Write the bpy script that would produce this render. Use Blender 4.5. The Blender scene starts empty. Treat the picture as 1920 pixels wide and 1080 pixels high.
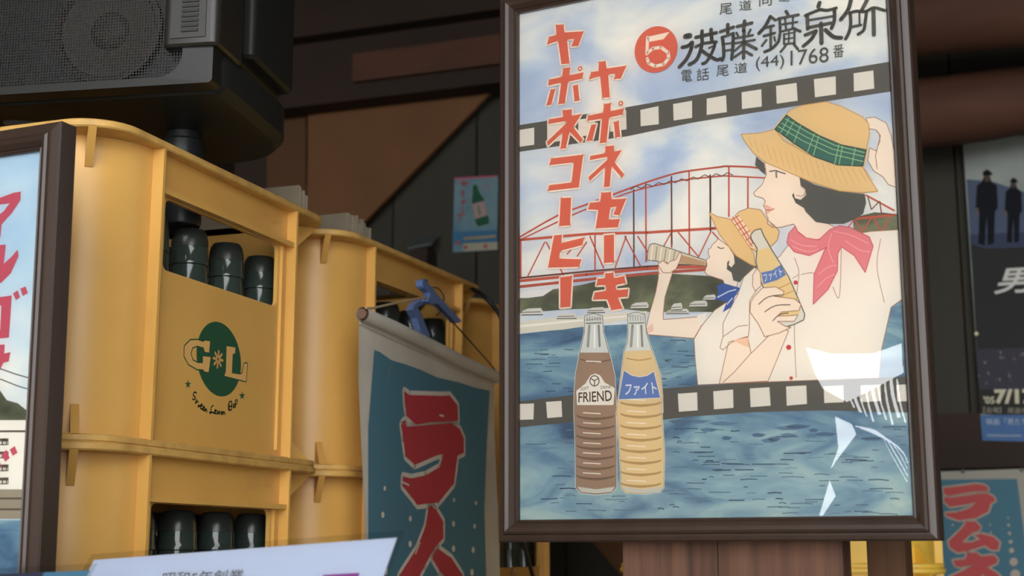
import bpy, math, random
import numpy as np
from mathutils import Vector
rnd = random.Random(7)
sc = bpy.context.scene
COL = sc.collection
# ------------------------------------------------------------------ camera
FPX = 2603.0                      # focal length in pixels of the 1920 x 1080 frame
PITCH = math.atan(493 / FPX)
CAM = np.array([0.0, 0.0, 1.2])
cd = bpy.data.cameras.new('camera'); co = bpy.data.objects.new('camera', cd); COL.objects.link(co)
co.location = CAM; co.rotation_euler = (math.pi / 2 + PITCH, 0, 0)
cd.sensor_width = 36; cd.lens = 36 * FPX / 1920; cd.clip_start = .02
cd.dof.use_dof = True; cd.dof.focus_distance = 1.14; cd.dof.aperture_fstop = 10
sc.camera = co
# ------------------------------------------------------------------ sky and exposure
SKY = 5.7
w = bpy.data.worlds.new('overcast_sky'); sc.world = w; w.use_nodes = True
bg = w.node_tree.nodes['Background']; bg.inputs[0].default_value = (.97, .985, 1, 1); bg.inputs[1].default_value = SKY
sc.view_settings.view_transform = 'Standard'; sc.view_settings.look = 'None'
sc.view_settings.exposure = 0.0; sc.view_settings.gamma = 1.0; sc.view_settings.use_curve_mapping = False
# ------------------------------------------------------------------ maths helpers
RX = np.array([1., 0, 0]); FW = np.array([0, math.cos(PITCH), math.sin(PITCH)]); UP = np.array([0, -math.sin(PITCH), math.cos(PITCH)])
Z = np.array([0, 0, 1.])
def ray(x, y): return FW + RX * ((x - 960) / FPX) + UP * ((540 - y) / FPX)
def at(x, y, t): return CAM + ray(x, y) * t
def on_plane(x, y, p0, n):
    r = ray(x, y); return CAM + r * (((p0 - CAM) @ n) / (r @ n))
def at_height(x, y, z):
    r = ray(x, y); return CAM + r * ((z - CAM[2]) / r[2])
def az(a): a = math.radians(a); return np.array([math.sin(a), math.cos(a), 0.])
E2 = az(20); E1 = np.array([E2[1], -E2[0], 0])       # the building runs along E1, its depth along E2
def B(a, b, z): return E1 * a + E2 * b + Z * z        # building coordinates -> world
def onD(x, y, D): return on_plane(x, y, CAM + E2 * D, E2)
def unit(v): return v / np.linalg.norm(v)
# ------------------------------------------------------------------ materials
def lin(c):
    c /= 255.0; return c / 12.92 if c <= .04045 else ((c + .055) / 1.055) ** 2.4
def rgb(r, g, b): return (lin(r), lin(g), lin(b), 1)
MATS = {}
def mat(name, c, rough=.55, spec=.4, noise=0, nscale=30, c2=None, bump=0, bscale=60, stretch=(1, 1, 1), metal=0, coat=0):
    if name in MATS: return MATS[name]
    m = bpy.data.materials.new(name); m.use_nodes = True; MATS[name] = m
    nt = m.node_tree; p = nt.nodes['Principled BSDF']
    p.inputs['Base Color'].default_value = c; p.inputs['Roughness'].default_value = rough
    p.inputs['Specular IOR Level'].default_value = spec; p.inputs['Metallic'].default_value = metal
    p.inputs['Coat Weight'].default_value = coat
    if c2 or bump:
        tc = nt.nodes.new('ShaderNodeTexCoord'); mp = nt.nodes.new('ShaderNodeMapping')
        mp.inputs['Scale'].default_value = stretch; nt.links.new(tc.outputs['Object'], mp.inputs[0])
    if c2:
        n = nt.nodes.new('ShaderNodeTexNoise'); n.inputs['Scale'].default_value = nscale; n.inputs['Detail'].default_value = 6
        r = nt.nodes.new('ShaderNodeValToRGB'); nt.links.new(mp.outputs[0], n.inputs['Vector'])
        r.color_ramp.elements[0].position = .5 - noise; r.color_ramp.elements[1].position = .5 + noise
        r.color_ramp.elements[0].color = c; r.color_ramp.elements[1].color = c2
        nt.links.new(n.outputs[0], r.inputs[0]); nt.links.new(r.outputs[0], p.inputs['Base Color'])
    if bump:
        n2 = nt.nodes.new('ShaderNodeTexNoise'); n2.inputs['Scale'].default_value = bscale; n2.inputs['Detail'].default_value = 4
        nt.links.new(mp.outputs[0], n2.inputs['Vector'])
        b = nt.nodes.new('ShaderNodeBump'); b.inputs['Strength'].default_value = bump; b.inputs['Distance'].default_value = .002
        nt.links.new(n2.outputs[0], b.inputs['Height']); nt.links.new(b.outputs[0], p.inputs['Normal'])
    return m
def ink(r, g, b): return mat('ink_%d_%d_%d' % (r, g, b), rgb(r, g, b), .7, .15)
def ramp_mat(name, cols, nscale, stretch, rough=.7, dist=0, detail=8):
    """watercolour wash: several colours over stretched noise"""
    m = bpy.data.materials.new(name); m.use_nodes = True; MATS[name] = m
    nt = m.node_tree; p = nt.nodes['Principled BSDF']; p.inputs['Roughness'].default_value = rough; p.inputs['Specular IOR Level'].default_value = .15
    tc = nt.nodes.new('ShaderNodeTexCoord'); mp = nt.nodes.new('ShaderNodeMapping'); mp.inputs['Scale'].default_value = stretch
    n = nt.nodes.new('ShaderNodeTexNoise'); n.inputs['Scale'].default_value = nscale; n.inputs['Detail'].default_value = detail; n.inputs['Distortion'].default_value = dist
    r = nt.nodes.new('ShaderNodeValToRGB')
    while len(r.color_ramp.elements) < len(cols): r.color_ramp.elements.new(.5)
    for e, (pos, c) in zip(r.color_ramp.elements, cols): e.position = pos; e.color = rgb(*c)
    nt.links.new(tc.outputs['Object'], mp.inputs[0]); nt.links.new(mp.outputs[0], n.inputs['Vector'])
    nt.links.new(n.outputs[0], r.inputs[0]); nt.links.new(r.outputs[0], p.inputs['Base Color'])
    return m
def glass_sheet(name, tint, refl, rough=0.0):
    """clear plastic: mostly see-through with a mirror reflection"""
    m = bpy.data.materials.new(name); m.use_nodes = True; MATS[name] = m
    nt = m.node_tree; nt.nodes.clear()
    o = nt.nodes.new('ShaderNodeOutputMaterial'); t = nt.nodes.new('ShaderNodeBsdfTransparent'); g = nt.nodes.new('ShaderNodeBsdfGlossy')
    t.inputs[0].default_value = (*tint, 1); g.inputs['Roughness'].default_value = rough; g.inputs[0].default_value = (1, 1, 1, 1)
    lw = nt.nodes.new('ShaderNodeFresnel'); lw.inputs[0].default_value = 1.5
    mu = nt.nodes.new('ShaderNodeMath'); mu.operation = 'MULTIPLY'; mu.inputs[1].default_value = refl; mu.use_clamp = True
    mx = nt.nodes.new('ShaderNodeMixShader'); nt.links.new(lw.outputs[0], mu.inputs[0]); nt.links.new(mu.outputs[0], mx.inputs[0])
    nt.links.new(t.outputs[0], mx.inputs[1]); nt.links.new(g.outputs[0], mx.inputs[2]); nt.links.new(mx.outputs[0], o.inputs[0])
    return m
YEL = mat('crate_plastic', rgb(223, 173, 93), .36, .45, .22, 14, rgb(213, 163, 83), .06, 40)
YELD = mat('crate_rim_plastic', rgb(212, 168, 92), .5, .35, .15, 60, rgb(186, 146, 82), .25, 90)
DAYYEL = mat('daylit_crate_plastic', rgb(250, 205, 80), .4, .4)  # lighter copy of the crate yellow, outdoor light put into the colour
EMB = mat('embossed_plastic', rgb(216, 165, 92), .45, .4)
FACEP = mat('speaker_face_plastic', rgb(29, 29, 27), .4, .4)
FRAME = mat('dark_frame_wood', rgb(51, 38, 31), .33, .42, .25, 40, rgb(60, 47, 39), .12, 60, (1, 1, .06))
BOTT = mat('dark_green_glass', rgb(56, 67, 61), .1, .6)
CAP = mat('black_cap', rgb(54, 58, 54), .28, .5)
BLACK = mat('black_plastic', rgb(25, 24, 22), .42, .4, .2, 80, rgb(29, 28, 25), .1, 300)
BLACKS = mat('black_plastic_side', rgb(33, 35, 32), .5, .35)
GREYP = mat('grey_plastic', rgb(40, 38, 33), .36, .5)
RUB = mat('rubber_foot', rgb(38, 40, 42), .35, .5)
CORD = mat('black_cord', rgb(26, 27, 29), .5, .4)
BOARD = mat('wall_boards', rgb(78, 76, 67), .75, .2, .3, 10, rgb(62, 60, 52), .3, 30, (1, 1, .1))
BEAM = mat('dark_beam', rgb(66, 52, 46), .7, .2, .3, 9, rgb(52, 42, 37), .4, 30, (.3, .3, 1))
LOG = mat('red_brown_log', rgb(112, 74, 56), .7, .25, .25, 7, rgb(72, 50, 42), .5, 25, (.4, .4, 2))
PLY = mat('plywood', rgb(130, 92, 60), .7, .2, .25, 5, rgb(114, 78, 52), .1, 20)
PLANK = mat('red_brown_plank', rgb(100, 70, 54), .7, .25, .2, 120, rgb(64, 44, 35), .4, 50, (1, 1, .05))
PLANK2 = mat('brown_plank', rgb(92, 65, 46), .75, .2, .2, 120, rgb(72, 50, 36), .3, 50, (1, 1, .05))
TABLE = mat('table_wood', rgb(110, 82, 58), .6, .3, .25, 20, rgb(92, 66, 46), .2, 40, (.2, 1, 1))
CARDB = mat('grey_cardboard', rgb(152, 140, 120), .8, .15, .25, 30, rgb(136, 124, 106))
CARDE = mat('cardboard_edge', rgb(186, 174, 152), .8, .15)
CLOTH = mat('grey_white_cloth', rgb(214, 206, 192), .85, .1, .25, 14, rgb(194, 186, 172), .25, 60)
CLIPB = mat('blue_clip_plastic', rgb(104, 128, 178), .38, .5)
TWINE = mat('twine', rgb(170, 148, 116), .9, .1)
ROD = mat('rod_wood', rgb(120, 92, 78), .8, .1)
THIN = mat('thin_dark_cord', rgb(64, 48, 36), .7, .2)
STEEL = mat('steel_wire', rgb(190, 185, 175), .25, .5, metal=.8)
CONC = mat('concrete_ground', rgb(150, 148, 142), .9, .1, .3, 3, rgb(135, 133, 128))
PIN = mat('pin', rgb(60, 55, 48), .4, .5)
PINY = mat('pale_pin', rgb(235, 225, 180), .4, .5)
# ------------------------------------------------------------------ mesh helpers
class MB:
    def __init__(s): s.v = []; s.f = []; s.mi = []; s.mats = []; s.sm = []
    def m(s, material):
        if material not in s.mats: s.mats.append(material)
        return s.mats.index(material)
    def add(s, vs, fs, material, smooth=False):
        o = len(s.v); k = s.m(material)
        s.v += [tuple(map(float, p)) for p in vs]
        for f in fs: s.f.append([i + o for i in f]); s.mi.append(k); s.sm.append(smooth)
    def box(s, c, ax, ay, az_, material):
        """c = centre, ax ay az_ = half-extent vectors"""
        c, ax, ay, az_ = map(np.array, (c, ax, ay, az_))
        vs = [c + i * ax + j * ay + k * az_ for i in (-1, 1) for j in (-1, 1) for k in (-1, 1)]
        fl = [(0, 1, 3, 2), (4, 6, 7, 5), (0, 4, 5, 1), (2, 3, 7, 6), (0, 2, 6, 4), (1, 5, 7, 3)]
        if np.cross(ax, ay) @ az_ < 0: fl = [f[::-1] for f in fl]
        s.add(vs, fl, material)
    def cbox(s, x0, x1, y0, y1, z0, z1, material):
        s.box(((x0 + x1) / 2, (y0 + y1) / 2, (z0 + z1) / 2), ((x1 - x0) / 2, 0, 0), (0, (y1 - y0) / 2, 0), (0, 0, (z1 - z0) / 2), material)
    def prism(s, poly, ext, material, side=None):
        poly = [np.array(p, float) for p in poly]; ext = np.array(ext, float); n = len(poly)
        nn = sum(np.cross(poly[i] - poly[0], poly[(i + 1) % n] - poly[0]) for i in range(1, n - 1))
        if nn @ ext < 0: poly = poly[::-1]
        s.add(poly + [p + ext for p in poly], [list(range(n))[::-1], list(range(n, 2 * n))], material)
        o = len(s.v) - 2 * n; k = s.m(side or material)
        for i in range(n):
            s.f.append([o + i, o + (i + 1) % n, o + n + (i + 1) % n, o + n + i]); s.mi.append(k); s.sm.append(False)
    def tube(s, pts, r, material, n=8, caps=True):
        pts = [np.array(p, float) for p in pts]; vs = []; prev = None
        for i, p in enumerate(pts):
            t = unit(pts[min(i + 1, len(pts) - 1)] - pts[max(i - 1, 0)])
            a = np.cross(t, prev if prev is not None else (Z if abs(t[2]) < .9 else RX))
            if prev is not None: a = prev - t * (prev @ t)
            a = unit(a); prev = a; b = np.cross(t, a)
            rr = r[i] if isinstance(r, (list, tuple)) else r
            vs += [p + rr * (a * math.cos(2 * math.pi * k / n) + b * math.sin(2 * math.pi * k / n)) for k in range(n)]
        fs = [[i * n + k, i * n + (k + 1) % n, (i + 1) * n + (k + 1) % n, (i + 1) * n + k] for i in range(len(pts) - 1) for k in range(n)]
        s.add(vs, fs, material, True)
        if caps:
            o = len(s.v) - len(vs); k = s.m(material); L = len(pts) - 1
            s.f.append([o + i for i in range(n)][::-1]); s.mi.append(k); s.sm.append(False)
            s.f.append([o + L * n + i for i in range(n)]); s.mi.append(k); s.sm.append(False)
    def lathe(s, prof, material, n=20, c=(0, 0, 0)):
        c = np.array(c, float); vs = []
        for r, z in prof: vs += [c + (r * math.cos(2 * math.pi * k / n), r * math.sin(2 * math.pi * k / n), z) for k in range(n)]
        fs = [[i * n + k, i * n + (k + 1) % n, (i + 1) * n + (k + 1) % n, (i + 1) * n + k] for i in range(len(prof) - 1) for k in range(n)]
        fs += [list(range(n))[::-1], [(len(prof) - 1) * n + k for k in range(n)]]
        s.add(vs, fs, material, True)
    def loops(s, Ls, material, close=True, smooth=True):
        """bridge successive closed loops of equal length"""
        n = len(Ls[0]); vs = [p for L in Ls for p in L]
        fs = [[i * n + k, i * n + (k + 1) % n, (i + 1) * n + (k + 1) % n, (i + 1) * n + k] for i in range(len(Ls) - 1) for k in range(n)]
        s.add(vs, fs, material, smooth)
    def build(s, name, parent=None, O=None, loc=None, auto=True):
        me = bpy.data.meshes.new(name)
        O = np.zeros(3) if O is None else np.array(O, float)
        me.from_pydata([tuple(np.array(p) - O) for p in s.v], [], s.f)
        for m in s.mats: me.materials.append(m)
        me.polygons.foreach_set('material_index', s.mi); me.polygons.foreach_set('use_smooth', s.sm)
        me.update(); me.validate()
        if auto and any(s.sm):
            me.set_sharp_from_angle(angle=math.radians(38))
        o = bpy.data.objects.new(name, me); COL.objects.link(o)
        if parent is not None: o.parent = parent
        elif loc is not None: o.location = loc
        return o
def tag(o, label=None, cat=None, group=None, kind=None):
    if label: o['label'] = label
    if cat: o['category'] = cat
    if group: o['group'] = group
    if kind: o['kind'] = kind
    return o
def empty(name, loc, rz=0, **k):
    o = bpy.data.objects.new(name, None); COL.objects.link(o); o.location = tuple(map(float, loc)); o.rotation_euler = (0, 0, rz)
    o.empty_display_size = .05; return tag(o, **k)
def copy_tree(o, parent=None):
    c = o.copy(); COL.objects.link(c); c.parent = parent
    for ch in list(o.children): copy_tree(ch, c)
    return c
def rr(hx, hy, r, n=8):
    """rounded rectangle, counter-clockwise"""
    out = []
    for cx, cy, a0 in ((hx - r, hy - r, 0), (-hx + r, hy - r, 90), (-hx + r, -hy + r, 180), (hx - r, -hy + r, 270)):
        for k in range(n + 1):
            a = math.radians(a0 + 90 * k / n); out.append((cx + r * math.cos(a), cy + r * math.sin(a)))
    return out
GL = {}
def glyphs(text, bold=0):
    """outline mesh of a line of text, scaled to the unit box"""
    if (text, bold) in GL: return GL[(text, bold)]
    c = bpy.data.curves.new('lettering', 'FONT'); c.body = text; c.resolution_u = 3; c.offset = bold
    o = bpy.data.objects.new('lettering', c); COL.objects.link(o)
    dg = bpy.context.evaluated_depsgraph_get(); me = bpy.data.meshes.new_from_object(o.evaluated_get(dg))
    v = np.array([(p.co.x, p.co.y) for p in me.vertices]); f = [list(p.vertices) for p in me.polygons]
    bpy.data.objects.remove(o); bpy.data.curves.remove(c); bpy.data.meshes.remove(me)
    v = (v - v.min(0)) / (v.max(0) - v.min(0)); GL[(text, bold)] = (v, f); return v, f
class Sheet:
    """a flat printed surface: U to the right, V up, N towards the viewer; layers lie a hair apart"""
    H = .00004
    def __init__(s, P0, U, V, proj=None, H=None):
        s.P0 = np.array(P0, float); s.U = unit(np.array(U, float)); s.V = unit(np.array(V, float)); s.N = np.cross(s.U, s.V)
        s.mb = MB()
        if H: s.H = H
    def px(s, x, y):
        p = on_plane(x, y, s.P0, s.N) - s.P0; return np.array((p @ s.U, p @ s.V))
    def p3(s, uv, layer=0): return s.P0 + s.U * uv[0] + s.V * uv[1] + s.N * (layer * s.H)
    def scale(s, x, y): return abs(s.px(x + 1, y)[0] - s.px(x, y)[0]), abs(s.px(x, y + 1)[1] - s.px(x, y)[1])
    # drawing in sheet metres
    def poly(s, uvs, m, layer):
        uvs = [np.array(p, float) for p in uvs]
        a = sum(uvs[i][0] * uvs[(i + 1) % len(uvs)][1] - uvs[(i + 1) % len(uvs)][0] * uvs[i][1] for i in range(len(uvs)))
        if a < 0: uvs = uvs[::-1]
        s.mb.add([s.p3(p, layer) for p in uvs], [list(range(len(uvs)))], m)
    def line(s, uvs, wd, m, layer, close=False):
        """round-jointed stroke"""
        uvs = [np.array(p, float) for p in uvs]; n = len(uvs)
        for i in range(n if close else n - 1):
            a, b = uvs[i], uvs[(i + 1) % n]; d = b - a; L = np.hypot(*d)
            if L < 1e-7: continue
            q = np.array((-d[1], d[0])) / L * wd / 2
            s.poly([a + q, a - q, b - q, b + q], m, layer)
        if wd > .0009:
            for p in uvs: s.disc(p, wd / 2, wd / 2, m, layer, 8)
    def disc(s, c, ra, rb, m, layer, n=24, rot=0):
        s.poly([(c[0] + ra * math.cos(2 * math.pi * k / n) * math.cos(rot) - rb * math.sin(2 * math.pi * k / n) * math.sin(rot),
                 c[1] + ra * math.cos(2 * math.pi * k / n) * math.sin(rot) + rb * math.sin(2 * math.pi * k / n) * math.cos(rot)) for k in range(n)], m, layer)
    # the same from points read off the photograph (x, y)
    def P(s, pts, m, layer, outline=None, ow=0, ol=None):
        q = [s.px(*p) for p in pts]; s.poly(q, m, layer)
        if outline: s.line(q, ow, outline, layer - 1 if ol is None else ol, True)
    def S(s, pts, wpx, m, layer, close=False, smooth=0):
        pts = [np.array(p, float) for p in pts]
        if smooth: pts = catmull(pts, smooth)
        sc_ = s.scale(*pts[0]); s.line([s.px(*p) for p in pts], wpx * (sc_[0] + sc_[1]) / 2, m, layer, close)
    def text(s, t, quad, m, layer, bold=0):
        """quad: photo points of the text's bottom-left, bottom-right, top-right, top-left"""
        v, f = glyphs(t, bold); a, b, c, d = [s.px(*p) for p in quad]
        pts = [(1 - y) * ((1 - x) * a + x * b) + y * ((1 - x) * d + x * c) for x, y in v]
        s.mb.add([s.p3(p, layer) for p in pts], f, m)
    def text_uv(s, t, u0, v0, wd, ht, m, layer, bold=0, shear=0):
        v, f = glyphs(t, bold)
        s.mb.add([s.p3((u0 + wd * x + shear * ht * y, v0 + ht * y), layer) for x, y in v], f, m)
    def flush(s, name, parent, O):
        o = s.mb.build(name, parent, O, auto=False); s.mb = MB(); return o
def catmull(p, k=6):
    p = [np.array(q, float) for q in p]; out = []
    for i in range(len(p) - 1):
        a, b, c, d = p[max(i - 1, 0)], p[i], p[i + 1], p[min(i + 2, len(p) - 1)]
        for j in range(k):
            t = j / k; out.append(.5 * (2 * b + (c - a) * t + (2 * a - 5 * b + 4 * c - d) * t * t + (3 * b - a - 3 * c + d) * t ** 3))
    return out + [p[-1]]
def crop(x0, y0, k): return lambda pts: [(x0 + x / k, y0 + y / k) for x, y in pts]
# ================================================================== the setting
def structure(name, mb, parent=None, O=None):
    return tag(mb.build(name, parent, O), kind='structure' if parent is None else None)
m = MB(); m.prism([B(-9, -12, -.06), B(9, -12, -.06), B(9, 3, -.06), B(-9, 3, -.06)], (0, 0, .06), CONC); structure('floor', m)
D = 2.5; ZC = 2.36; WL = -1.55; WR = 1.8
m = MB(); m.prism([B(WL - .1, -.25, ZC), B(WR + .1, -.25, ZC), B(WR + .1, D + .1, ZC), B(WL - .1, D + .1, ZC)], (0, 0, .06), BEAM); structure('ceiling', m)
m = MB(); m.prism([B(WL - .1, D + .012, 0), B(WR + .1, D + .012, 0), B(WR + .1, D + .07, 0), B(WL - .1, D + .07, 0)], (0, 0, ZC), BEAM)
wb = structure('wall_back', m)
seam = -.0751; pw = .182
a = seam - pw * 7
while a < WR:
    m = MB(); x0 = max(a, WL) + .002; x1 = min(a + pw, WR) - .002; dd = rnd.uniform(-.002, .002)
    if x1 - x0 > .02:
        m.prism([B(x0, D + dd, .0), B(x1, D + dd, .0), B(x1, D + .013, .0), B(x0, D + .013, .0)], (0, 0, ZC - .001), BOARD); m.build('plank', wb)
    a += pw
def wall_prism(name, pts, h, mm):
    m = MB(); m.prism(pts, (0, 0, h), mm); return structure(name, m)
wall_prism('wall_left_sky_block', [B(WL, -4.0, 0), B(WL - .1, -4.0, 0), B(WL - .1, D + .07, 0), B(WL, D + .07, 0)], 4.6, BEAM)  # out of view, made long and tall to block sky from the poster's reflection
wall_prism('wall_right_light_block', [B(WR, -1.1, 0), B(WR + .1, -1.1, 0), B(WR + .1, D + .07, 0), B(WR, D + .07, 0)], ZC, BEAM)  # out of view, added to limit light on the crates' right faces
# rail along the foot of the boards, seen at the right
m = MB(); pr = onD(1800, 775, D - .02); pr2 = onD(1800, 878, D - .02)
m.prism([B(-.75, D - .02, pr2[2]), B(WR, D - .02, pr2[2]), B(WR, D - .02, pr[2]), B(-.75, D - .02, pr[2])], E2 * .018, BEAM); structure('trim_1', m)
# squared beams at the upper left, logs at the upper right (they meet behind the framed poster)
def beam(name, pa, pb, d0, d1, a0, a1, mm):
    """pa = photo point on the lower front edge, pb on the upper front edge, front at d0, back at d1"""
    z0 = onD(*pa, d0)[2]; z1 = onD(*pb, d0)[2]; m = MB()
    m.prism([B(a0, d0, z0), B(a0, d1, z0), B(a0, d1, z1), B(a0, d0, z1)], E1 * (a1 - a0), mm); return structure(name, m)
beam('trim_2', (740, 178), (740, -160), 2.40, 2.455, WL, -.55, BEAM)
beam('trim_3', (740, 44), (740, -160), 2.36, 2.40, WL, -.55, BEAM)
beam('trim_6', (830, 132), (830, 78), 2.388, 2.40, -1.21, -.55, LOG)
def log(name, pt, D_, rad, a0, a1, seed):
    z = onD(*pt, D_)[2]; r2 = random.Random(seed); pts = []; rs = []
    for i in range(25):
        a = a0 + (a1 - a0) * i / 24; pts.append(B(a, D_, z + .008 * math.sin(i * .7 + seed))); rs.append(rad * (1 + .06 * math.sin(i * 1.3 + seed) + r2.uniform(-.03, .03)))
    m = MB(); m.tube(pts, rs, LOG, 14); return structure(name, m)
log('trim_4', (1820, 195), 2.36, .056, -.5, WR, 2)
log('trim_5', (1830, 30), 2.2, .062, -.5, WR, 5)
# ------------------------------------------------------------------ things on the back wall
def board_thing(name, poly_px, D_, th, mm, **k):
    P = [onD(x, y, D_) for x, y in poly_px]; O = P[0]
    m = MB(); m.prism(P, E2 * th, mm); o = m.build(name, None, O, loc=O); return tag(o, **k)
board_thing('plywood_sheet', [(577, 196), (936, 157), (700, 398), (560, 545), (577, 545)], 2.46, .012, PLY,
            label='orange-brown plywood sheet with a slanted cut edge on the dark back wall', cat='plywood')
board_thing('plywood_strip', [(500, 199), (573, 192), (573, 545), (500, 545)], 2.47, .012, mat('dull_plywood', rgb(104, 74, 50), .7, .2, .25, 5, rgb(92, 64, 44)),
            label='narrow duller plywood strip left of the slanted plywood sheet', cat='plywood')
board_thing('plywood_offcut', [(1105, 1010), (1180, 1010), (1180, 1098)], 2.46, .012, PLY,
            label='small brown slanted board end low on the back wall beside the plank post', cat='board')
# ================================================================== crates
HX, HY, HH, FR = .215, .193, .25, .041      # half size over the rim, height, rim corner radius
WO = .011                                   # how far rims and ribs stand out from the wall
ZTOP = 1.2 + .4639 * .7125; ZMID = ZTOP - HH
def ring3(hx, hy, r, z): return [(x, y, z) for x, y in rr(hx, hy, r)]
AZ_A = 19.6
def crate_frame(r1, r2):
    """centre of a crate from the plan positions of the two ribs of its right face"""
    r1 = np.array(r1); r2 = np.array(r2); d = unit(r2 - r1); n = np.array([d[1], -d[0]]); c = (r1 + r2) / 2 - n * HX
    return c, math.degrees(math.atan2(d[0], d[1]))
cA, azA = crate_frame((-.2834, 1.0976), (-.2071, 1.3115))
cB, azB = crate_frame((-.1423, 1.482), (-.0641, 1.6713))
cC, azC = crate_frame((-.016, 1.875), (.0562, 2.09))
def make_crate(yel=YEL, yeld=YELD, logo=True):
    root = empty('bottle_crate', (0, 0, 0))
    wx, wy, wr = HX - WO, HY - WO, HY - WO - .1125; t = .004
    sy = wy - wr; sx = wx - wr                       # half lengths of the straight sides
    y0, y1, z0, z1 = -.0955, .0955, HH - .103, HH - .043   # hand-hold window in the two long faces
    m = MB()
    O_ = rr(wx, wy, wr); I_ = rr(wx - t, wy - t, wr - t); n = len(O_)
    for k in range(n):
        a, b = O_[k], O_[(k + 1) % n]; c, d = I_[k], I_[(k + 1) % n]
        if abs(a[0] - b[0]) < 1e-9 and abs(a[0]) > wx - .001:      # straight long side with the window
            sg = 1 if a[0] > 0 else -1
            hole = []; cy, cz = 0, (z0 + z1) / 2
            for (hx_, hy_) in rr((y1 - y0) / 2, (z1 - z0) / 2, .007, 4): hole.append((hx_, cz + hy_))
            outer = []
            for (p, q) in hole:
                corner = (math.copysign(sy, p), HH if q > cz else 0)
                outer.append(corner)
            nh = len(hole)
            for X, flip in ((sg * wx, sg < 0), (sg * (wx - t), sg > 0)):
                vs = [(X, p, q) for p, q in hole] + [(X, p, q) for p, q in outer]
                fs = [[i, (i + 1) % nh, nh + (i + 1) % nh, nh + i] for i in range(nh)]
                fs = [[f[0], f[1], f[2]] if vs[f[2]] == vs[f[3]] else f for f in fs]
                fs = [f[::-1] if not flip else f for f in fs]
                m.add(vs, fs, yel)
            m.loops([[(sg * wx, p, q) for p, q in hole], [(sg * (wx - t), p, q) for p, q in hole]], yel, smooth=False)
        else:
            m.add([(*a, 0), (*b, 0), (*b, HH), (*a, HH)], [(0, 1, 2, 3)], yel, True)
            m.add([(*c, 0), (*d, 0), (*d, HH), (*c, HH)], [(3, 2, 1, 0)], yel, True)
        m.add([(*a, HH), (*b, HH), (*d, HH), (*c, HH)], [(0, 1, 2, 3)], yel)
    # weld so the rounded corners shade smoothly
    o = m.build('crate_wall', root)
    import bmesh
    bm = bmesh.new(); bm.from_mesh(o.data); bmesh.ops.remove_doubles(bm, verts=bm.verts, dist=1e-6); bm.to_mesh(o.data); bm.free()
    o.data.set_sharp_from_angle(angle=math.radians(35))
    def rim(name, za, zb, dx):
        m = MB(); e = .0012; a, b, r = HX - dx, HY - dx, FR - dx
        m.loops([ring3(wx - t, wy - t, wr - t, za), ring3(a - e, b - e, r - e, za), ring3(a, b, r, za + e), ring3(a, b, r, zb - e), ring3(a - e, b - e, r - e, zb), ring3(wx - t, wy - t, wr - t, zb), ring3(wx - t, wy - t, wr - t, za)], yeld)
        m.build(name, root)
    rim('top_rim', HH - .0065, HH, 0); rim('bottom_rim', 0, .006, .0015)
    m = MB(); m.add(ring3(wx - t, wy - t, wr - t, .004) + ring3(wx - t, wy - t, wr - t, .008), [list(range(n))[::-1], list(range(n, 2 * n))], yel); m.build('crate_base', root)
    for sg in (-1, 1):
        for s2 in (-1, 1):
            m = MB(); m.cbox(min(sg * (wx - .001), sg * (HX - .0008)), max(sg * (wx - .001), sg * (HX - .0008)), s2 * .1135 - .0016, s2 * .1135 + .0016, .005, HH - .006, yel); m.build('rib', root)
            m = MB(); m.cbox(s2 * sx - .0016, s2 * sx + .0016, min(sg * (wy - .001), sg * (HY - .0008)), max(sg * (wy - .001), sg * (HY - .0008)), .005, HH - .006, yel); m.build('rib', root)
        m = MB(); m.cbox(min(sg * (wx - .001), sg * (wx + .0085)), max(sg * (wx - .001), sg * (wx + .0085)), -.1125, .1125, z1 + .0005, z1 + .005, yel); m.build('handle_ledge', root)
        # shallow upright edges either side of the window
        for s2 in (-1, 1):
            m = MB(); m.cbox(min(sg * (wx - .001), sg * (wx + .003)), max(sg * (wx - .001), sg * (wx + .003)), s2 * .1005 - .0012, s2 * .1005 + .0012, .012, z1, yel); m.build('rib', root)
    for sx_ in (-1, 1):
        for sy_ in (-1, 1):
            c = np.array([sx_ * (wx - wr), sy_ * (wy - wr), 0]); u = np.array([sx_ * math.cos(math.radians(50)), sy_ * math.sin(math.radians(50)), 0]); q = np.array([-u[1], u[0], 0]) * .0032
            for zt, zb in ((HH - .006, HH - .032), (.0055, .030)):
                fo = math.hypot(HX - FR - (wx - wr) + FR * .7071, HY - FR - (wy - wr) + FR * .7071) - .001
                m = MB(); m.prism([c + u * (wr - .002) + Z * zt - q, c + u * fo + Z * zt - q, c + u * (wr + .001) + Z * zb - q, c + u * (wr - .002) + Z * zb - q], q * 2, yel); m.build('gusset', root)
    if logo:
        # the printed badge, read off the upper near crate onto its panel
        A_ = math.radians(azA); dv = np.array([math.sin(A_), math.cos(A_), 0]); nv = np.array([dv[1], -dv[0], 0])
        cen = np.array([cA[0], cA[1], ZMID])
        s = Sheet(cen + nv * wx, dv, Z)
        k = crop(300, 580, 4.91); G = ink(42, 84, 58); Yk = mat('badge_yellow', rgb(226, 176, 104), .4, .4)
        def fin(name, par):
            mb = s.mb; s.mb = MB(); R_ = np.array([[math.cos(A_), -math.sin(A_), 0], [math.sin(A_), math.cos(A_), 0], [0, 0, 1]])
            mb.v = [tuple(R_ @ (np.array(p) - cen)) for p in mb.v]; return mb.build(name, par, auto=False)
        pts = [(540 + 205 * math.cos(t_) - 25 * math.sin(t_) * -.2, 458 + 342 * math.sin(t_) + 42 * math.cos(t_)) for t_ in [2 * math.pi * i / 48 for i in range(48)]]
        s.P(k(pts), G, 2); bd = fin('badge', root)
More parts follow.
